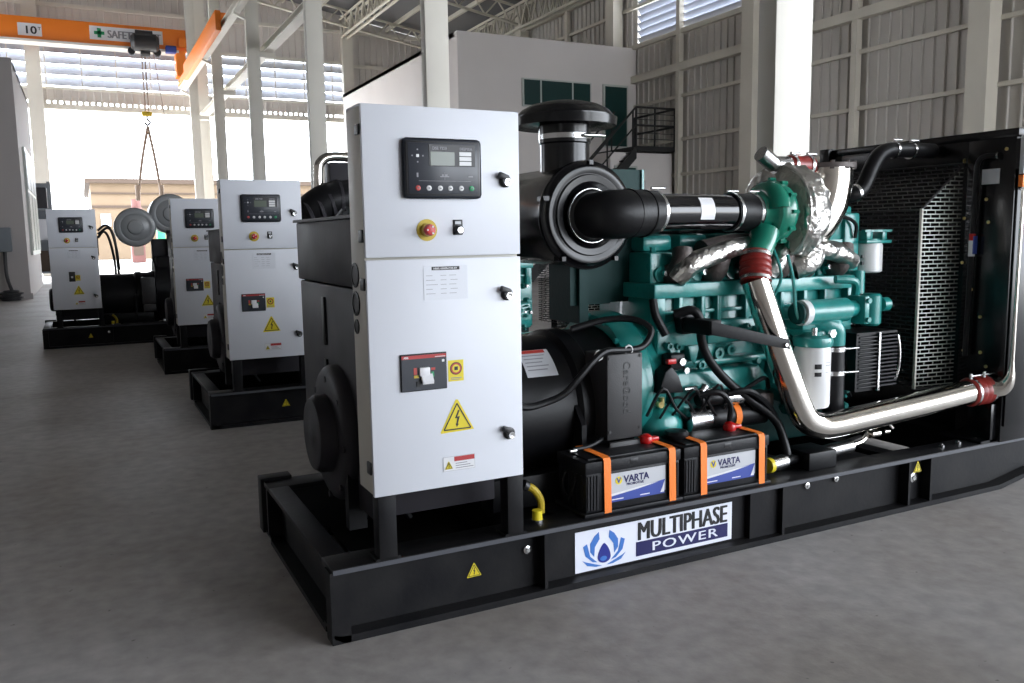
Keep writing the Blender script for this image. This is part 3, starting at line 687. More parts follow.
def hose_red(a, b, r, n=4):
    a = Vector(a); b = Vector(b); d = b-a; Ln = d.length; m = MB('red_hose'); pr = []
    for i in range(n): pr += [(Ln*(i+.0)/n, r), (Ln*(i+.3)/n, r+.006), (Ln*(i+.7)/n, r+.006), (Ln*(i+.98)/n, r)]
    m.lathe(a, d, pr+[(Ln, r)], 32); ax = d.normalized()
    for t in (.08, .86): clamp(m, a+d*t, ax, r+.004, .012)
    return m
def hose_upper():
    m = hose_red((1.80, .245, 1.09), (1.765, .205, .975), .056, 5); return m
def hose_lower():
    m = hose_red((2.865, .052, .456), (2.985, .04, .462), .058, 4); m.m('steel')
    for x in (2.875, 2.965): m.cyl((x-.035, .02, .535), (x+.03, .02, .535), .004).cyl((x-.04, .02, .523), (x-.04, .02, .548), .007)
    return m
def riser():
    return MB('chrome').tube([(2.95, .043, .461), (2.975, .02, .465), (3.0, -.02, .48), (3.005, -.045, .52), (3.005, -.052, .60), (3.0, -.056, .9), (3.0, -.058, 1.2), (3.0, -.058, 1.36)], [.052, .046, .038, .022, .009, .007, .007, .007], 24, 5)
def engine_block():
    m = MB('teal')
    m.box(1.37, 2.45, .33, .72, .50, .93, .012).box(1.345, 2.44, .29, .75, .925, .982, .006)
    # crankcase side: inset panel bays between ribs
    for x0, x1 in ((1.36, 1.40), (1.465, 1.485), (1.575, 1.595), (1.655, 1.675), (1.80, 1.82), (1.90, 1.92), (1.99, 2.01), (2.12, 2.14), (2.24, 2.26), (2.38, 2.42)): m.box(x0, x1, .295, .34, .80, .93, .004)
    m.box(1.36, 2.42, .31, .335, .86, .875, .003).box(1.60, 2.0, .285, .34, .735, .83, .012)
    m.prism([(1.36, .80), (1.47, .84), (1.6, .83), (1.6, .74), (1.36, .70)], 'y', .29, .34, .006)
    m.box(1.36, 2.42, .27, .34, .655, .68, .008)
    # tapered webs
    for x in (1.43, 1.52, 1.60): m.prism([(x-.03, .74), (x+.03, .74), (x+.008, .66), (x-.008, .66)], 'y', .27, .34, .005)
    # lower side cover
    m.prism([(1.40, .64), (1.84, .64), (1.90, .58), (1.86, .50), (1.70, .47), (1.42, .47)], 'y', .25, .34, .014)
    m.prism([(1.95, .66), (2.4, .66), (2.42, .48), (2.0, .46), (1.93, .55)], 'y', .27, .34, .014)
    m.m('teal_dark').box(1.40, 2.44, .36, .70, .27, .50, .02).m('teal').box(1.40, 2.44, .34, .72, .46, .50, .008)
    # threaded bosses
    for x, z, r in ((1.40, .745, .014), (1.44, .74, .012), (1.555, .66, .017), (1.64, .70, .022), (1.70, .71, .02), (1.70, .80, .011), (1.79, .80, .011), (2.05, .70, .018), (2.3, .72, .018), (1.62, .80, .011)):
        m.m('teal').lathe((x, .28, z), (0, -1, 0), [(0, r), (.02, r), (.02, r*.55), (.01, r*.5), (.01, 0)], 20)
    # rough casting lumps, plugs and small unions around the filter heads
    rnd = random.Random(3)
    for k in range(60):
        x = rnd.uniform(1.84, 2.42); z = rnd.uniform(.42, .80); r = rnd.uniform(.008, .022); d = rnd.uniform(.02, .07)
        m.m('teal' if k % 5 else 'steel').lathe((x, .29, z), (0, -1, 0), [(0, r), (d*.7, r), (d, r*.7), (d, 0)], 8 if k % 2 else 6)
    return m
def flywheel_housing():
    m = MB('teal').lathe((1.20, .52, .58), (1, 0, 0), [(0, .28), (.02, .29), (.10, .29), (.12, .27), (.18, .26), (.18, 0)], 48)
    m.ring_bolts((1.2, .52, .58), (-1, 0, 0), .275, 16, .011, .015)
    return m
def cylinder_heads():
    m = MB('teal')
    for i in range(6):
        x = 1.375+i*.178; m.box(x, x+.165, .36, .70, .98, 1.10, .008)
        m.m('teal').box(x+.01, x+.155, .42, .66, 1.10, 1.17, .02).m('satin_black').box(x+.03, x+.13, .45, .60, 1.17, 1.20, .01).m('teal')
        for a, b in ((.02, .37), (.145, .37), (.02, .69), (.145, .69)): m.lathe((x+a, b, 1.10), (0, 0, 1), [(0, .012), (.02, .012), (.02, 0)], 6)
        m.lathe((x+.045, .36, 1.015), (0, -1, 0), [(0, .03), (.012, .03), (.012, 0)], 16)
        m.lathe((x+.125, .36, 1.01), (0, -1, 0), [(0, .012), (.02, .012), (.02, 0)], 6)
    return m
def manifold():
    m = MB('cast')
    for x in (1.47, 1.66, 1.83, 2.0, 2.15, 2.34):
        m.m('cast').tube([(x, .37, 1.01), (x, .32, 1.02), (x+.01, .30, 1.07), (x+.02, .31, 1.11)], [.045, .044, .04, .04], 16)
        m.m('steel').prism([(x-.055, 1.03), (x-.03, .975), (x+.03, .972), (x+.06, .995), (x+.055, 1.03), (x, 1.0)], 'y', .338, .352, .003)
        for s in (-.05, .05): m.lathe((x+s, .338, 1.02), (0, -1, 0), [(0, .012), (.022, .012), (.022, 0)], 6)
    m.m('cast').tube([(1.6, .33, 1.10), (1.75, .34, 1.12), (1.95, .35, 1.12), (2.1, .36, 1.1)], .045, 16)
    m.m('foil').tube([(1.455, .30, .995), (1.475, .28, 1.03), (1.52, .27, 1.062), (1.62, .27, 1.09), (1.72, .28, 1.112), (1.82, .30, 1.125)], [.036, .042, .042, .038, .036, .034], 20, 5)
    m.tube([(2.08, .29, 1.10), (2.16, .27, 1.10), (2.28, .28, 1.085), (2.40, .30, 1.04)], [.04, .042, .042, .038], 20, 5)
    m.m('foil').tube([(2.06, .30, 1.02), (2.12, .27, 1.05), (2.16, .29, 1.10)], .05, 16).tube([(1.93, .30, 1.0), (1.96, .28, 1.05), (2.0, .30, 1.1)], .03, 12)
    return m
def mount_plate():
    m = MB('teal_dark').box(1.284, 1.437, .50, .515, .905, 1.425).m('teal').box(1.430, 1.440, .492, .515, .905, 1.425).box(1.436, 1.486, .492, .51, .898, .91).box(1.478, 1.488, .492, .51, .86, .905)
    m.m('steel')
    for z in (1.30, 1.20, 1.13, 1.05): m.lathe((1.40, .50, z), (0, -1, 0), [(0, .008), (.006, .008), (.006, 0)], 6)
    m.m('teal_dark').box(1.1, 1.284, .50, .52, .90, 1.10).box(1.13, 1.17, .48, .72, .83, 1.08)
    m.m('teal').tube([(1.46, .47, 1.33), (1.42, .45, 1.2), (1.40, .46, 1.05), (1.42, .48, .95)], .006, 6)
    return m
def support_bar():
    m = MB('satin_black').prism([(1.42, .87), (1.5, .885), (1.56, .84), (1.56, .79), (1.44, .79)], 'y', .24, .28, .006)
    m.m('skid_black').prism([(1.44, .855), (1.82, .763), (1.83, .722), (1.44, .805)], 'y', .075, .09, .002).box(1.44, 1.50, .09, .26, .80, .855, .003)
    m.m('steel').lathe((1.805, .075, .742), (0, -1, 0), [(0, .009), (.006, .009), (.006, 0)], 6); return m
def breather():
    return MB('rubber').tube([(1.30, .24, .93), (1.30, .22, .87), (1.33, .2, .80)], .016, 10).tube([(1.40, .24, .87), (1.455, .2, .885), (1.485, .19, .84), (1.49, .19, .77), (1.53, .19, .69), (1.62, .19, .60), (1.73, .19, .52), (1.83, .18, .45), (1.872, .17, .40), (1.885, .15, .33), (1.89, .13, .26)], .0175, 12)
def air_tank():
    m = MB('teal').lathe((1.365, .275, .435), (0, -1, 0), [(-.2, .03), (-.17, .07), (-.12, .092), (0, .092), (.035, .08), (.055, .055), (.065, .025), (.067, 0)], 32)
    m.m('brass').cyl((1.352, .25, .52), (1.352, .25, .555), .011).cyl((1.335, .23, .53), (1.335, .25, .53), .012)
    return m
def relay():
    m = MB('satin_black').prism([(1.30, .58), (1.42, .575), (1.395, .64), (1.36, .68), (1.33, .66)], 'y', .20, .27, .006)
    m.box(1.37, 1.44, .22, .28, .66, .72, .008).m('red').box(1.35, 1.39, .21, .23, .685, .705, .004).m('steel').cyl((1.42, .21, .69), (1.42, .22, .69), .014).cyl((1.44, .21, .655), (1.44, .22, .655), .012)
    m.m('teal').box(1.22, 1.36, .28, .33, .50, .66, .01)
    return m
def starter():
    m = MB('satin_black').cyl((1.47, .25, .45), (1.86, .25, .45), .052, c=.008).cyl((1.50, .22, .535), (1.62, .22, .535), .028, c=.004)
    m.m('steel').cyl((1.61, .21, .535), (1.71, .21, .532), .03, c=.004).cyl((1.71, .21, .532), (1.75, .21, .532), .014).cyl((1.46, .25, .45), (1.56, .25, .45), .054).cyl((1.54, .21, .56), (1.57, .21, .57), .016).cyl((1.5, .2, .57), (1.52, .2, .59), .018).cyl((1.44, .23, .58), (1.50, .23, .58), .01)
    m.m('orange_strap').cyl((1.675, .25, .45), (1.705, .25, .45), .056)
    m.m('rubber').tube([(1.48, .19, .56), (1.55, .16, .57), (1.60, .15, .52), (1.605, .16, .44)], .011, 8).tube([(1.62, .19, .55), (1.70, .16, .56), (1.80, .17, .50), (1.86, .18, .44)], .013, 8).tube([(1.72, .2, .56), (1.80, .18, .60), (1.86, .22, .55)], .009, 8)
    m.m('cast').box(1.76, 1.86, .18, .30, .47, .54, .015)
    return m
def wiring():
    m = MB('rubber'); rnd = random.Random(11)
    for k in range(7):
        x = 1.26+.06*k; m.tube([(x, .22, .50+rnd.uniform(-.03, .03)), (x+.05, .18+rnd.uniform(-.02, .03), .56+rnd.uniform(-.05, .05)), (x+.12, .2, .52+rnd.uniform(-.05, .05)), (x+.2, .23, .46+rnd.uniform(-.05, .05))], rnd.choice((.004, .005, .006)), 8)
    for k in range(5):
        x = 1.9+.1*k; m.tube([(x, .27, .75), (x+.03, .24, .66), (x+.05+rnd.uniform(-.04, .04), .25, .55), (x+.1, .28, .45)], .007, 6)
    m.m('teal').tube([(1.955, .23, 1.08), (1.96, .2, .98), (1.965, .19, .88), (1.975, .18, .825), (2.02, .18, .805), (2.1, .19, .80)], .007, 8)
    m.tube([(1.90, .26, 1.12), (1.915, .22, 1.0), (1.90, .25, .9)], .006, 8)
    return m
def oil_filter():
    m = MB('filter_white').lathe((2.045, .17, .46), (0, 0, 1), [(0, .06), (.004, .068), (.015, .072), (.235, .072), (.25, .068), (.255, .05)], 32)
    m.m('teal').lathe((2.045, .17, .712), (0, 0, 1), [(0, .076), (.02, .08), (.035, .076), (.045, .05), (.06, .045)], 28).box(2.0, 2.09, .17, .30, .73, .775, .01)
    m.m('steel').lathe((2.08, .11, .765), (0, -1, 0), [(0, .018), (.014, .018), (.014, 0)], 6).cyl((2.01, .13, .76), (2.01, .13, .79), .012)
    # printing: two dark blocks and lines
    def patch(x0, x1, z0, z1, c):
        m.m(c); n = 4; r = .0726; pts = []
        for k in range(n+1):
            x = x0+(x1-x0)*k/n-2.045; y = .17-math.sqrt(r*r-x*x); pts.append((x+2.045, y))
        for a, b in zip(pts, pts[1:]): m.quad((a[0], a[1], z0), (b[0], b[1], z0), (b[0], b[1], z1), (a[0], a[1], z1))
    patch(2.0, 2.025, .625, .645, 'ink'); patch(2.0, 2.025, .595, .612, 'ink'); patch(2.045, 2.07, .648, .651, 'grey_ink'); patch(2.045, 2.075, .637, .640, 'grey_ink'); patch(2.045, 2.065, .61, .612, 'grey_ink')
    return m
def fuel_filter():
    m = MB('filter_white').lathe((2.565, .36, .985), (0, 0, 1), [(0, .055), (.006, .064), (.12, .064), (.13, .06)], 28)
    m.m('teal').box(2.49, 2.65, .30, .42, 1.115, 1.13, .004).box(2.50, 2.54, .31, .36, 1.13, 1.17, .004).box(2.60, 2.63, .31, .36, 1.13, 1.17, .004).lathe((2.565, .36, 1.105), (0, 0, 1), [(0, .05), (.03, .05), (.03, 0)], 20).box(2.49, 2.66, .31, .33, 1.165, 1.175)
    m.m('ink').box(2.50, 2.52, .33, .34, 1.05, 1.065).box(2.5, 2.52, .33, .34, 1.02, 1.035)
    m.m('teal').box(2.40, 2.49, .34, .42, .96, 1.25, .01).box(2.33, 2.46, .36, .44, 1.13, 1.28, .01).box(2.30, 2.48, .35, .46, 1.12, 1.135)
    m.m('rubber').tube([(2.30, .36, 1.22), (2.38, .33, 1.23), (2.44, .32, 1.20), (2.45, .33, 1.14)], .008, 8); return m
def oil_cooler():
    m = MB('teal').cyl((2.02, .20, .845), (2.26, .20, .845), .05, c=.006, seg=32).cyl((2.26, .2, .845), (2.33, .22, .845), .035)
    m.m('filter_white').cyl((2.0, .20, .845), (2.03, .20, .845), .052).m('teal_dark').cyl((1.97, .2, .845), (2.0, .2, .845), .046, c=.01)
    m.m('teal').box(2.33, 2.36, .16, .26, .78, .90, .008).box(2.02, 2.3, .2, .32, .77, .81, .01)
    for z in (.80, .88): m.lathe((2.345, .16, z), (0, -1, 0), [(0, .012), (.012, .012), (.012, 0)], 6)
    m.tube([(2.36, .24, .90), (2.33, .22, .96), (2.25, .25, .97)], .018, 10).cyl((2.48, .26, .76), (2.48, .26, .90), .045, c=.01).cyl((2.53, .25, .85), (2.57, .25, .85), .03)
    m.cyl((2.44, .30, .9), (2.44, .30, 1.0), .03)
    return m
def coolant_hose():
    m = MB('teal').tube([(2.10, .24, .79), (2.15, .21, .79), (2.19, .20, .77), (2.20, .20, .725), (2.20, .20, .69)], [.04, .044, .046, .044, .042], 24)
    m.m('rubber').cyl((2.20, .20, .70), (2.205, .20, .36), .043, seg=24)
    for z in (.675, .575): clamp(m, (2.20, .20, z), (0, 0, 1), .044, .018); m.cyl((2.23, .17, z+.01), (2.29, .15, z+.012), .005)
    return m
def belt_guard():
    m = MB('satin_black').box(2.32, 2.335, .19, .36, .49, .735).box(2.335, 2.44, .20, .21, .485, .735).box(2.32, 2.57, .19, .36, .73, .74)
    for k in range(14):
        z = .50+k*.0165; m.m('satin_black').box(2.335, 2.45, .185, .20, z, z+.008, .002)
        m.m('dark_grey').box(2.46, 2.57, .183, .198, z, z+.008, .003)
    m.m('steel').box(2.448, 2.458, .18, .195, .485, .738)
    m.m('steel').tube([(2.575, .19, .72), (2.585, .185, .66), (2.585, .185, .58), (2.57, .19, .52)], .004, 6)
    return m
def fan_guard():
    m = MB('punched_sheet')
    m.quad((2.77, .25, .45), (2.77, .82, .45), (2.77, .82, 1.26), (2.77, .25, 1.26))
    m.quad((2.77, .25, 1.26), (2.77, .82, 1.26), (3.0, .92, 1.46), (3.0, .22, 1.46))
    m.quad((2.77, .82, .45), (2.77, .82, 1.26), (3.0, .92, 1.46), (3.0, .92, .45))
    m.m('punched_lit').quad((2.77, .25, .45), (2.77, .25, 1.26), (3.0, .22, 1.46), (3.0, .22, .45))
    m.m('steel_cream').box(2.766, 2.776, .244, .256, .45, 1.265)
    m.m('cover_grey').tube([(2.77, .25, 1.26), (3.0, .22, 1.46)], .006, 6, 1).tube([(2.77, .25, 1.26), (2.77, .82, 1.26)], .004, 6).tube([(3.0, .22, 1.465), (3.0, .92, 1.465)], .004, 6).tube([(2.77, .25, .45), (3.0, .22, .45)], .006, 6)
    m.m('brass').lathe((2.995, .215, 1.475), (0, -1, 0), [(0, .01), (.006, .01), (.006, 0)], 8)
    return m
def radiator():
    m = MB('gloss_black')
    m.box(3.0, 3.26, -.02, .20, H, 1.58, .003).box(3.0, 3.26, Wd-.12, Wd-.02, H, 1.58, .003).box(3.0, 3.26, .2, Wd-.12, 1.46, 1.58, .003).box(3.0, 3.26, .2, Wd-.12, H, .45, .003)
    m.box(2.995, 3.1, -.03, Wd, 1.56, 1.595, .003).box(2.96, 3.0, .0, .11, H, .40, .002).box(2.90, 3.0, .0, .2, H, H+.012)
    m.box(3.02, 3.2, .2, Wd-.12, .45, 1.46)
    m.box(2.97, 3.02, Wd-.06, Wd, 1.5, 1.60, .003).box(3.01, 3.24, -.03, -.02, .30, 1.5, .002)
    return m
RBOLT = [(2.996, y, z) for y, z in ((.10, 1.30), (.20, 1.22), (.155, 1.33), (.085, 1.20), (.20, 1.02), (.15, .90), (.10, .78), (.17, .62), (.09, .62), (.06, .56), (.02, 1.51))]
def rad_bracket():
    m = MB('label_grey').box(2.985, 3.12, -.065, -.045, 1.40, 1.56, .003).m('steel')
    for z in (1.43, 1.51): m.lathe((3.03, -.065, z), (0, -1, 0), [(0, .018), (.01, .018), (.014, .01), (.014, 0)], 8)
    m.m('gloss_black').box(3.0, 3.12, -.046, -.018, 1.42, 1.55)
    return m
def bracket_tab(): return MB('orange_strap').box(2.983, 3.10, -.066, -.046, 1.345, 1.395)
def rad_hose():
    m = MB('rubber').tube([(2.42, .42, 1.31), (2.46, .36, 1.33), (2.51, .35, 1.36), (2.57, .35, 1.46), (2.62, .35, 1.51), (2.70, .35, 1.528), (2.88, .35, 1.53), (2.96, .35, 1.53)], .034, 20)
    for x in (2.69, 2.80): clamp(m, (x, .35, 1.528), (1, 0, 0), .035, .012); m.cyl((x-.02, .33, 1.57), (x+.03, .33, 1.57), .006)
    clamp(m, (2.42, .40, 1.317), (1, -.4, .2), .035); clamp(m, (2.47, .355, 1.335), (1, -.2, .4), .035); return m
def level_tube():
    return MB('rubber').tube([(2.99, .06, 1.485), (2.975, .09, 1.487), (2.975, .12, 1.48), (2.975, .137, 1.45), (2.975, .14, 1.40), (2.975, .145, 1.0), (2.975, .15, .60)], .011, 12).m('steel').lathe((2.99, .055, 1.485), (0, -1, 0), [(0, .016), (.008, .016), (.008, 0)], 12)
def level_sticker(): return MB('label_white').cyl((2.975, .1435, 1.05), (2.975, .143, 1.12), .0135).m('red').cyl((2.975, .143, 1.12), (2.975, .1428, 1.15), .0135).m('blue').box(2.966, 2.99, .128, .134, 1.06, 1.14)
def level_plate(): return MB('label_grey').box(2.993, 2.997, .045, .125, 1.365, 1.43)
def drain():
    m = MB('steel').cyl((1.76, .11, .265), (1.86, .12, .268), .028, c=.004).m('yellow').cyl((1.755, .108, .265), (1.775, .11, .265), .0295)
    m.m('steel').cyl((2.08, .14, .268), (2.26, .15, .272), .028, c=.003).m('satin_black').cyl((1.86, .12, .268), (2.08, .14, .268), .02).box(1.93, 2.08, .06, .2, H, .30, .004)
    m.m('chrome').tube([(2.26, .15, .272), (2.36, .17, .28), (2.44, .2, .33), (2.52, .24, .40)], .01, 8).cyl((2.40, .17, .30), (2.45, .17, .30), .018).cyl((2.52, .2, .29), (2.55, .2, .29), .012).tube([(2.5, .2, .36), (2.58, .2, .3)], .007, 6)
    return m
def card_sheet():
    return MB('card').box(2.55, 2.79, .14, .26, .232, .236, rot=Matrix.Rotation(.15, 3, 'Z'))
def company_sign():
    X0, X1, Z0, Z1, y = .845, 1.53, .028, .172, .054
    m = MB('sign_white').box(X0, X1, y-.002, y, Z0, Z1)
    def u(a): return X0+a*(X1-X0)
    def v(a): return Z0+a*(Z1-Z0)
    cx, cz = u(.17), v(.47)
    def blob(pts, c, d=.001): m.m(c).prism(pts, 'y', y-.002-d, y-.0015)
    # five-petal water lily with a drop in its middle
    k = .00158; kz = .00097
    left = [[(-48, -35), (-20, -52), (-6, -60), (-22, -60), (-44, -50), (-56, -28)],
            [(-44, 30), (-36, -18), (-18, -44), (-30, -40), (-48, -14), (-54, 22)],
            [(-26, 52), (-14, 66), (-12, 40), (-24, 14), (-26, -22), (-36, -2), (-36, 28)]]
    for p in left:
        for s in (1, -1):
            q = [(cx+s*a*k, cz+b*kz) for a, b in p]; blob(q if s == 1 else q[::-1], 'petal_blue')
    n = 24; drop = []
    for i in range(n):
        t = 2*PI*i/n; r = 20; a = r*math.sin(t)*(math.sin(t/2)**.6 if True else 1); drop.append((cx+a*k*1.0, cz+(-22+(34 if math.cos(t) > 0 else 22)*1.3*math.cos(t))*kz))
    blob(drop, 'drop_blue', .0012)
    blob([(cx+(-2+9*math.cos(t))*k, cz+(-34+9*math.sin(t))*kz) for t in [j*PI/6 for j in range(12)]], 'petal_blue', .0016)
    m.m('navy').box(u(.365), u(.97), y-.0035, y-.0015, v(.10), v(.46))
    m.m('ink')
    for i, d in enumerate((-.003, -.0015, 0, .0015, .003)): m.text('MULTIPHASE', u(.372)+d, v(.50), y-.003-.00025*i, .0945, 1, 0, .0001, fit=(u(.962)-u(.372)))
    m.m('sign_white')
    for i, d in enumerate((-.001, 0, .001)): m.text('POWER', u(.46)+d, v(.17), y-.004-.00025*i, .047, 1, 0, .0001, sp=1.15, fit=(u(.90)-u(.46)))
    return m

def cabinet(g, main, mccb=True):
    c = P_('cab', cab_body, 'control_cabinet', g)
    for k, fn, n in (('ud', lambda: door(1.118, 1.536), 'upper_door'), ('ld', lambda: door(.432, 1.111), 'lower_door'), ('l1', lock(1.334), 'door_lock'), ('l2', lock(.999), 'door_lock'), ('l3', lock(.571), 'door_lock'),
                     ('dse', display, 'control_display'), ('es', estop, 'emergency_stop'), ('ks', keysw, 'key_switch'), ('pl', plate, 'rating_plate'), ('ys', ysign, 'caution_sticker'),
                     ('ts', lambda: tri_sign(.387, .646, .108, CF), 'high_voltage_sign'), ('ls', lsign, 'warning_label')):
        P_(k, fn, n, c)
    for k, q in enumerate(HINGE): P_('hg%d' % k, lambda: hinge(*q), 'hinge', c)
    for k, q in enumerate(GROMMET): P_('gr%d' % k, lambda: grommet(*q), 'cable_grommet', c)
    if mccb: P_('mccb', breaker, 'circuit_breaker', c)
    else: P_('smb', lambda: MB('ink').box(.30, .362, CF-.01, CF, .74, .85, .003).m('label_grey').box(.32, .34, CF-.02, CF-.009, .78, .8), 'circuit_breaker', c)
    P_('std', cab_stand, 'cabinet_stand', g)
    return c

def genset(X, Y, label, kind):
    g = empty('generator_set', (X, Y, 0), label, 'generator', 'generator sets in a row')
    b = P_('base', base_frame, 'base_frame', g); 
    for k, q in enumerate(BOLTS): P_('bo%d' % k, lambda: bolt(*q), 'bolt', b)
    cabinet(g, kind == 'main', kind != 'drums')
    P_('tb', term_box, 'terminal_box', g)
    e = P_('bear', bearing, 'end_bell', g); P_('bcap', bearing_cap, 'bearing_cover', e)
    a = P_('alt', alternator, 'alternator', g)
    P_('jc', junction_cover, 'junction_cover', a)
    P_('eb', engine_block, 'engine_block', g); 
    if kind != 'drums': P_('fh', flywheel_housing, 'flywheel_housing', g)
    P_('ch', cylinder_heads, 'cylinder_head', g)
    P_('cp', charge_pipe, 'charge_air_pipe', g); P_('hl', hose_lower, 'red_hose', g)
    r = P_('rad', radiator, 'radiator', g); P_('fg', fan_guard, 'fan_guard', r); P_('rh', rad_hose, 'coolant_hose', r)
    P_('ws', lambda: tri_sign(.47, .118, .05, .054), 'warning_sticker', b)
    P_('yh', yellow_hose, 'yellow_hose', g)
    P_('man', manifold, 'exhaust_manifold', g)
    if kind == 'main':
        P_('ws2', lambda: tri_sign(2.49, .185, .05, .0), 'warning_sticker', b)
        P_('sign', company_sign, 'company_sign', b)
        P_('np', nameplate, 'name_plate', a); P_('pc', power_cable, 'power_cable', g)
        f = P_('fd', filter_drum, 'air_filter', g); P_('rc', rain_cap, 'rain_cap', f); P_('ie', intake_elbow, 'intake_elbow', f)
        p = P_('ip', intake_pipe, 'intake_pipe', g); P_('ipl', pipe_label, 'sticker', p)
        t = P_('comp', compressor, 'turbocharger', g); P_('foil', foil_wrap, 'heat_wrap', t); P_('cone', exhaust_cone, 'exhaust_outlet', t); P_('bp', bleed_pipe, 'bleed_hose', t)
        P_('hu', hose_upper, 'red_hose', g); P_('rise', riser, 'charge_air_riser', g)
        P_('mp', mount_plate, 'mounting_plate', g); P_('sb', support_bar, 'support_bar', g); P_('br', breather, 'breather_hose', g)
        P_('at', air_tank, 'air_tank', g); P_('rel', relay, 'relay', g); P_('st', starter, 'starter_motor', g); P_('wir', wiring, 'wiring', g)
        P_('of', oil_filter, 'oil_filter', g); P_('ff', fuel_filter, 'fuel_filter', g); P_('oc', oil_cooler, 'oil_cooler', g); P_('chs', coolant_hose, 'lower_coolant_hose', g)
        P_('bg', belt_guard, 'belt_guard', g)
        P_('rb', rad_bracket, 'lifting_bracket', r); P_('rbt', bracket_tab, 'bracket_tab', r); P_('lt', level_tube, 'level_tube', r); P_('ltp', level_plate, 'level_plate', r); P_('lts', level_sticker, 'sticker', r);
        for k, q in enumerate(RBOLT): P_('rbo%d' % k, lambda: MB('brass').lathe(q, (-1, 0, 0), [(0, .008), (.004, .008), (.007, .005), (.007, 0)], 8), 'bolt', r)
        P_('dr', drain, 'drain_pipe', g)
    elif kind == 'ribbed':
        P_('rt', lambda: MB('rubber').tube([(.70, .52, 1.24), (.78, .44, 1.34), (.90, .42, 1.42), (1.05, .42, 1.44), (1.2, .43, 1.42), (1.35, .45, 1.38)], [.12, .13, .135, .135, .13, .12], 28), 'intake_hose', g)
        def ribs():
            m = MB('dark_grey')
            for k in range(9):
                x = .74+k*.07; z = 1.26+.17*min(1, (x-.70)/.22)-.02*max(0, x-1.1); m.lathe((x, .43, z), (1, 0, .3 if x < .95 else 0), [(0, .13), (.01, .15), (.03, .15), (.04, .13)], 28)
            return m
        P_('rr', ribs, 'hose_ribs', g)
        P_('u', lambda: MB('chrome').tube([(.845, .45, 1.36), (.845, .45, 1.62), (.87, .45, 1.70), (.94, .45, 1.735), (1.08, .45, 1.735), (1.3, .45, 1.73)], .033, 16).m('dark_grey').box(.93, 1.45, .46, .60, 1.44, 1.70, .01), 'exhaust_pipe', g)
        P_('fd', filter_drum, 'air_filter', g)
    elif kind == 'drums':
        for cx, cz, r_, yy, key in ((1.03, 1.34, .222, .38, 'd1'), (1.44, 1.50, .232, .48, 'd2')):
            def dr(cx=cx, cz=cz, r_=r_, yy=yy): return MB('filter_grey').lathe((cx, yy+.55, cz), (0, -1, 0), [(0, r_-.02), (.02, r_), (.50, r_), (.52, r_+.008), (.54, r_-.004), (.55, r_-.03), (.545, r_*.72), (.555, r_*.66), (.56, r_*.4), (.575, r_*.35), (.58, .05), (.57, 0)], 40)
            P_(key, dr, 'air_filter', g)
        P_('es4', lambda: MB('satin_black').box(1.22, 2.3, .26, .62, .25, 1.0, .03).cyl((1.2, .5, .6), (1.35, .5, .6), .36), 'engine_side', g)
        P_('blk', lambda: MB('dark_grey').box(1.45, 2.3, .35, .8, 1.0, 1.35, .03).cyl((1.4, .3, .95), (1.4, .3, 1.3), .04).cyl((1.48, .3, .95), (1.48, .3, 1.3), .03).box(1.2, 1.5, .4, .6, .8, 1.2, .02), 'engine_top', g)
        P_('ch4', lambda: MB('rubber').tube([(.62, .1, 1.30), (.70, .1, 1.36), (.76, .1, 1.30), (.80, .1, 1.1), (.82, .12, .85)], .014, 8).tube([(.62, .14, 1.22), (.68, .14, 1.29), (.73, .14, 1.22), (.77, .14, 1.0), (.78, .14, .8)], .014, 8).tube([(.62, .12, 1.26), (.73, .12, 1.33), (.79, .12, 1.2), (.81, .14, .8)], .014, 8), 'cable_bundle', g)
        P_('lab4', lambda: MB('label_white').box(1.37, 1.42, .252, .26, .72, .83), 'sticker', g); P_('lab5', lambda: MB('label_white').box(1.40, 1.44, .252, .26, .42, .5), 'sticker', g)
    return g
genset(0, 0, 'nearest black generator with green engine and tall white control cabinet', 'main')
genset(.0722, 3.1242, 'second generator from the front, directly behind the nearest one', 'ribbed')
genset(.0111, 5.6444, 'third generator back, its white cabinet half hidden by a grey housing', 'drums0')
genset(-1.02, 8.30, 'farthest generator, with two round grey drums beside its cabinet', 'drums')

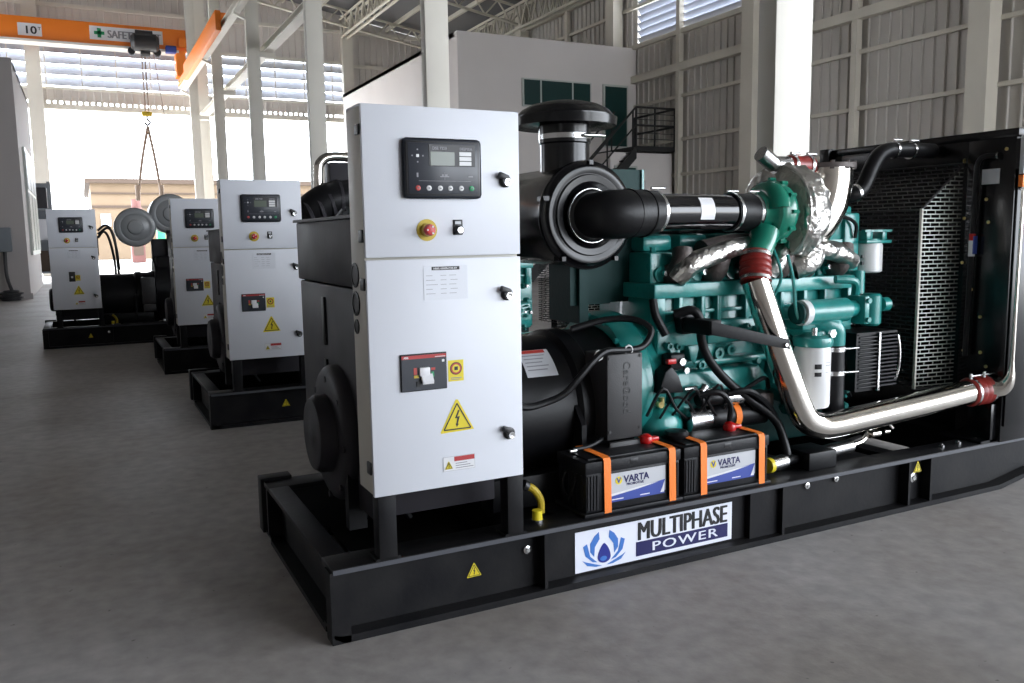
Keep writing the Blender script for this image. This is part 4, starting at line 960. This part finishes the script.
# ------------------------------------------------------------------ BATTERIES
def battery(x0, x1, y0, y1, label, cap_x, side_handle):
    z0, z1 = H+.012, .422
    b = empty('battery', (x0, y0, z0-.012), label, 'battery', 'batteries strapped on the base frame')
    def B(mb, name):
        o = mb.build(name, b); o.location = (-x0, -y0, -(z0-.012)); return o
    m = MB('battery_black').box(x0, x1, y0, y1, z0, z1-.045, .005).box(x0-.004, x1+.004, y0-.004, y1+.004, z1-.048, z1-.006, .005).box(x0+.02, x1-.02, y0+.02, y1-.02, z1-.01, z1, .004)
    for k in range(4): m.box(x0+.006+.012*k, x0+.012+.012*k, y0-.004, y0, z0+.01, z1-.055); m.box(x1-.012-.012*k, x1-.006-.012*k, y0-.004, y0, z0+.01, z1-.055)
    for k in range(5): m.box(x0-.004, x0, y0+.02+k*.03, y0+.03+k*.03, z0+.01, z1-.055)
    m.m('ink').box((x0+x1)/2-.02, (x0+x1)/2+.015, y0-.0055, y0+.002, z1-.03, z1-.012, .002)
    m.m('battery_black').box(x0-.01, x1+.01, y0-.01, y1+.01, H, z0, .002)
    B(m, 'case')
    lx0, lx1 = x0+.095, x1-.062
    m = MB('label_grey').box(lx0, lx1, y0-.0012, y0, z0+.035, z0+.125)
    m.m('label_blue').prism([(lx0, z0+.025), (lx1-.004, z0+.025), (lx1-.002, z0+.075), ((lx0+lx1)/2, z0+.062), (lx0, z0+.052)], 'y', y0-.0018, y0-.0008)
    m.m('label_white').prism([(lx1-.022, z0+.03), (lx1-.006, z0+.03), (lx1-.004, z0+.07), (lx1-.012, z0+.05)], 'y', y0-.0024, y0-.0015)
    m.prism([(lx0, z0+.046), ((lx0+lx1)/2, z0+.058), (lx1-.03, z0+.07), ((lx0+lx1)/2, z0+.064), (lx0, z0+.054)], 'y', y0-.0024, y0-.0015)
    for a, b_ in ((.008, .055), (.125, .165)): m.box(lx0+a, lx0+b_, y0-.0024, y0-.0015, z0+.032, z0+.0355)
    m.m('yellow').lathe((lx0+.036, y0-.0012, z0+.098), (0, -1, 0), [(0, .014), (.0008, .014), (.0008, 0)], 24)
    m.m('label_blue').prism([(lx0+.026, z0+.108), (lx0+.036, z0+.086), (lx0+.046, z0+.108), (lx0+.041, z0+.108), (lx0+.036, z0+.097), (lx0+.031, z0+.108)], 'y', y0-.0027, y0-.0018)
    m.m('navy').text('VARTA', lx0+.057, z0+.088, y0-.002, .034, .98, .0008, .0004)
    m.text('PROMOTIVE', lx0+.068, z0+.076, y0-.002, .0125, 1.05, .0002, .0003)
    B(m, 'label')
    for cx in (x0+.078, x1-.04):
        s = MB('orange_strap').band([(cx, y1-.01, z1+.004), (cx, y0+.01, z1+.004), (cx, y0-.005, z1+.001), (cx+.001, y0-.0085, z1-.008), (cx+.003, y0-.009, z0+.06), (cx+.004, y0-.0095, H+.006)], .028, .0022, (1, 0, 0))
        B(s, 'strap')
    c = MB('red').lathe((cap_x, y0+.11, z1), (0, 0, 1), [(0, .024), (.012, .026), (.024, .022), (.032, .01), (.034, 0)], 20).box(cap_x, cap_x+.05, y0+.095, y0+.125, z1+.004, z1+.02, .006)
    B(c, 'terminal_cover')
    if side_handle:
        B(MB('rubber').tube([(x0-.003, y0+.12, z1-.06), (x0-.02, y0+.12, z0+.09), (x0-.022, y0+.10, z0+.05), (x0-.02, y0+.07, z0+.05), (x0-.004, y0+.06, z1-.07)], .004, 8), 'carry_handle')
        B(MB('rubber').tube([(x0+.02, y0+.12, z1+.01), (x0+.1, y0+.13, z1+.012), (x0+.18, y0+.15, z1+.04), (x0+.22, y0+.16, z1+.12)], .008, 8).m('steel').box(x0+.005, x0+.035, y0+.11, y0+.13, z1, z1+.012, .003), 'battery_cable')
    else:
        B(MB('satin_black').lathe((x0+.055, y0+.12, z1), (0, 0, 1), [(0, .045), (.014, .048), (.026, .04), (.03, 0)], 24), 'black_cover')
battery(.875, 1.265, .03, .215, 'black strapped battery beside the black cylindrical alternator', 1.20, True)
battery(1.287, 1.68, .03, .215, 'black strapped battery nearer the bent chrome pipe', 1.59, False)

# ================================================================== CAMERA, LIGHT
cam = bpy.data.cameras.new('camera'); co = bpy.data.objects.new('camera', cam); COL.objects.link(co); sc.camera = co
F_, PT, RL, YW = 842.33, .1251, .0155, .4682
cam.sensor_width = 36; cam.lens = F_/1024*36; cam.clip_end = 400
Rv = Vector((math.cos(YW), -math.sin(YW), 0)); Fv = Vector((math.sin(YW)*math.cos(PT), math.cos(YW)*math.cos(PT), -math.sin(PT))); Uv = Rv.cross(Fv)
c_, s_ = math.cos(RL), math.sin(RL)
X_ = Rv*c_ - Uv*s_; Y_ = Rv*s_ + Uv*c_      # camera rolled slightly
X_, Y_ = Rv*c_ + Uv*-s_, Rv*s_ + Uv*c_
M = Matrix((X_, Y_, -Fv)).transposed().to_4x4(); M.translation = (-.5746, -2.305, 1.1737); co.matrix_world = M

wd = bpy.data.worlds.new('overcast'); sc.world = wd; wd.use_nodes = True
nt = wd.node_tree; bg = nt.nodes['Background']; bg.inputs['Color'].default_value = (.86, .92, 1, 1); bg.inputs['Strength'].default_value = 8.6
su = bpy.data.lights.new('sun', 'SUN'); su.energy = 12; su.angle = .02; su.color = (1, .95, .87); so = bpy.data.objects.new('sun', su); COL.objects.link(so)
so.rotation_euler = (math.radians(38), 0, math.radians(150))
for nm, loc, rot, sx, sz in (('daylight_left', (LW+.02, 28.1, 3.75), (PI/2, 0, -PI/2), 6.6, 7.5), ('daylight_near', (8.75, NEAR+.02, 2.6), (PI/2, 0, 0), 10.5, 5.2), ('daylight_side', (RW-.02, -5.5, 3.2), (PI/2, 0, PI/2), 7, 6.4), ('daylight_far', (1.15, FY+.15, 2.9), (-PI/2, 0, 0), 16.3, 5.8)):
    l = bpy.data.lights.new(nm, 'AREA'); l.shape = 'RECTANGLE'; l.size = sx; l.size_y = sz; l.cycles.is_portal = True
    o = bpy.data.objects.new(nm, l); COL.objects.link(o); o.location = loc; o.rotation_euler = rot
vs = sc.view_settings; vs.view_transform = 'Standard'; vs.look = 'None'; vs.gamma = 1; vs.use_curve_mapping = False; vs.exposure = 0.42
sc.cycles.use_denoising = True; sc.cycles.max_bounces = 10; sc.cycles.diffuse_bounces = 5; sc.cycles.sample_clamp_indirect = 8
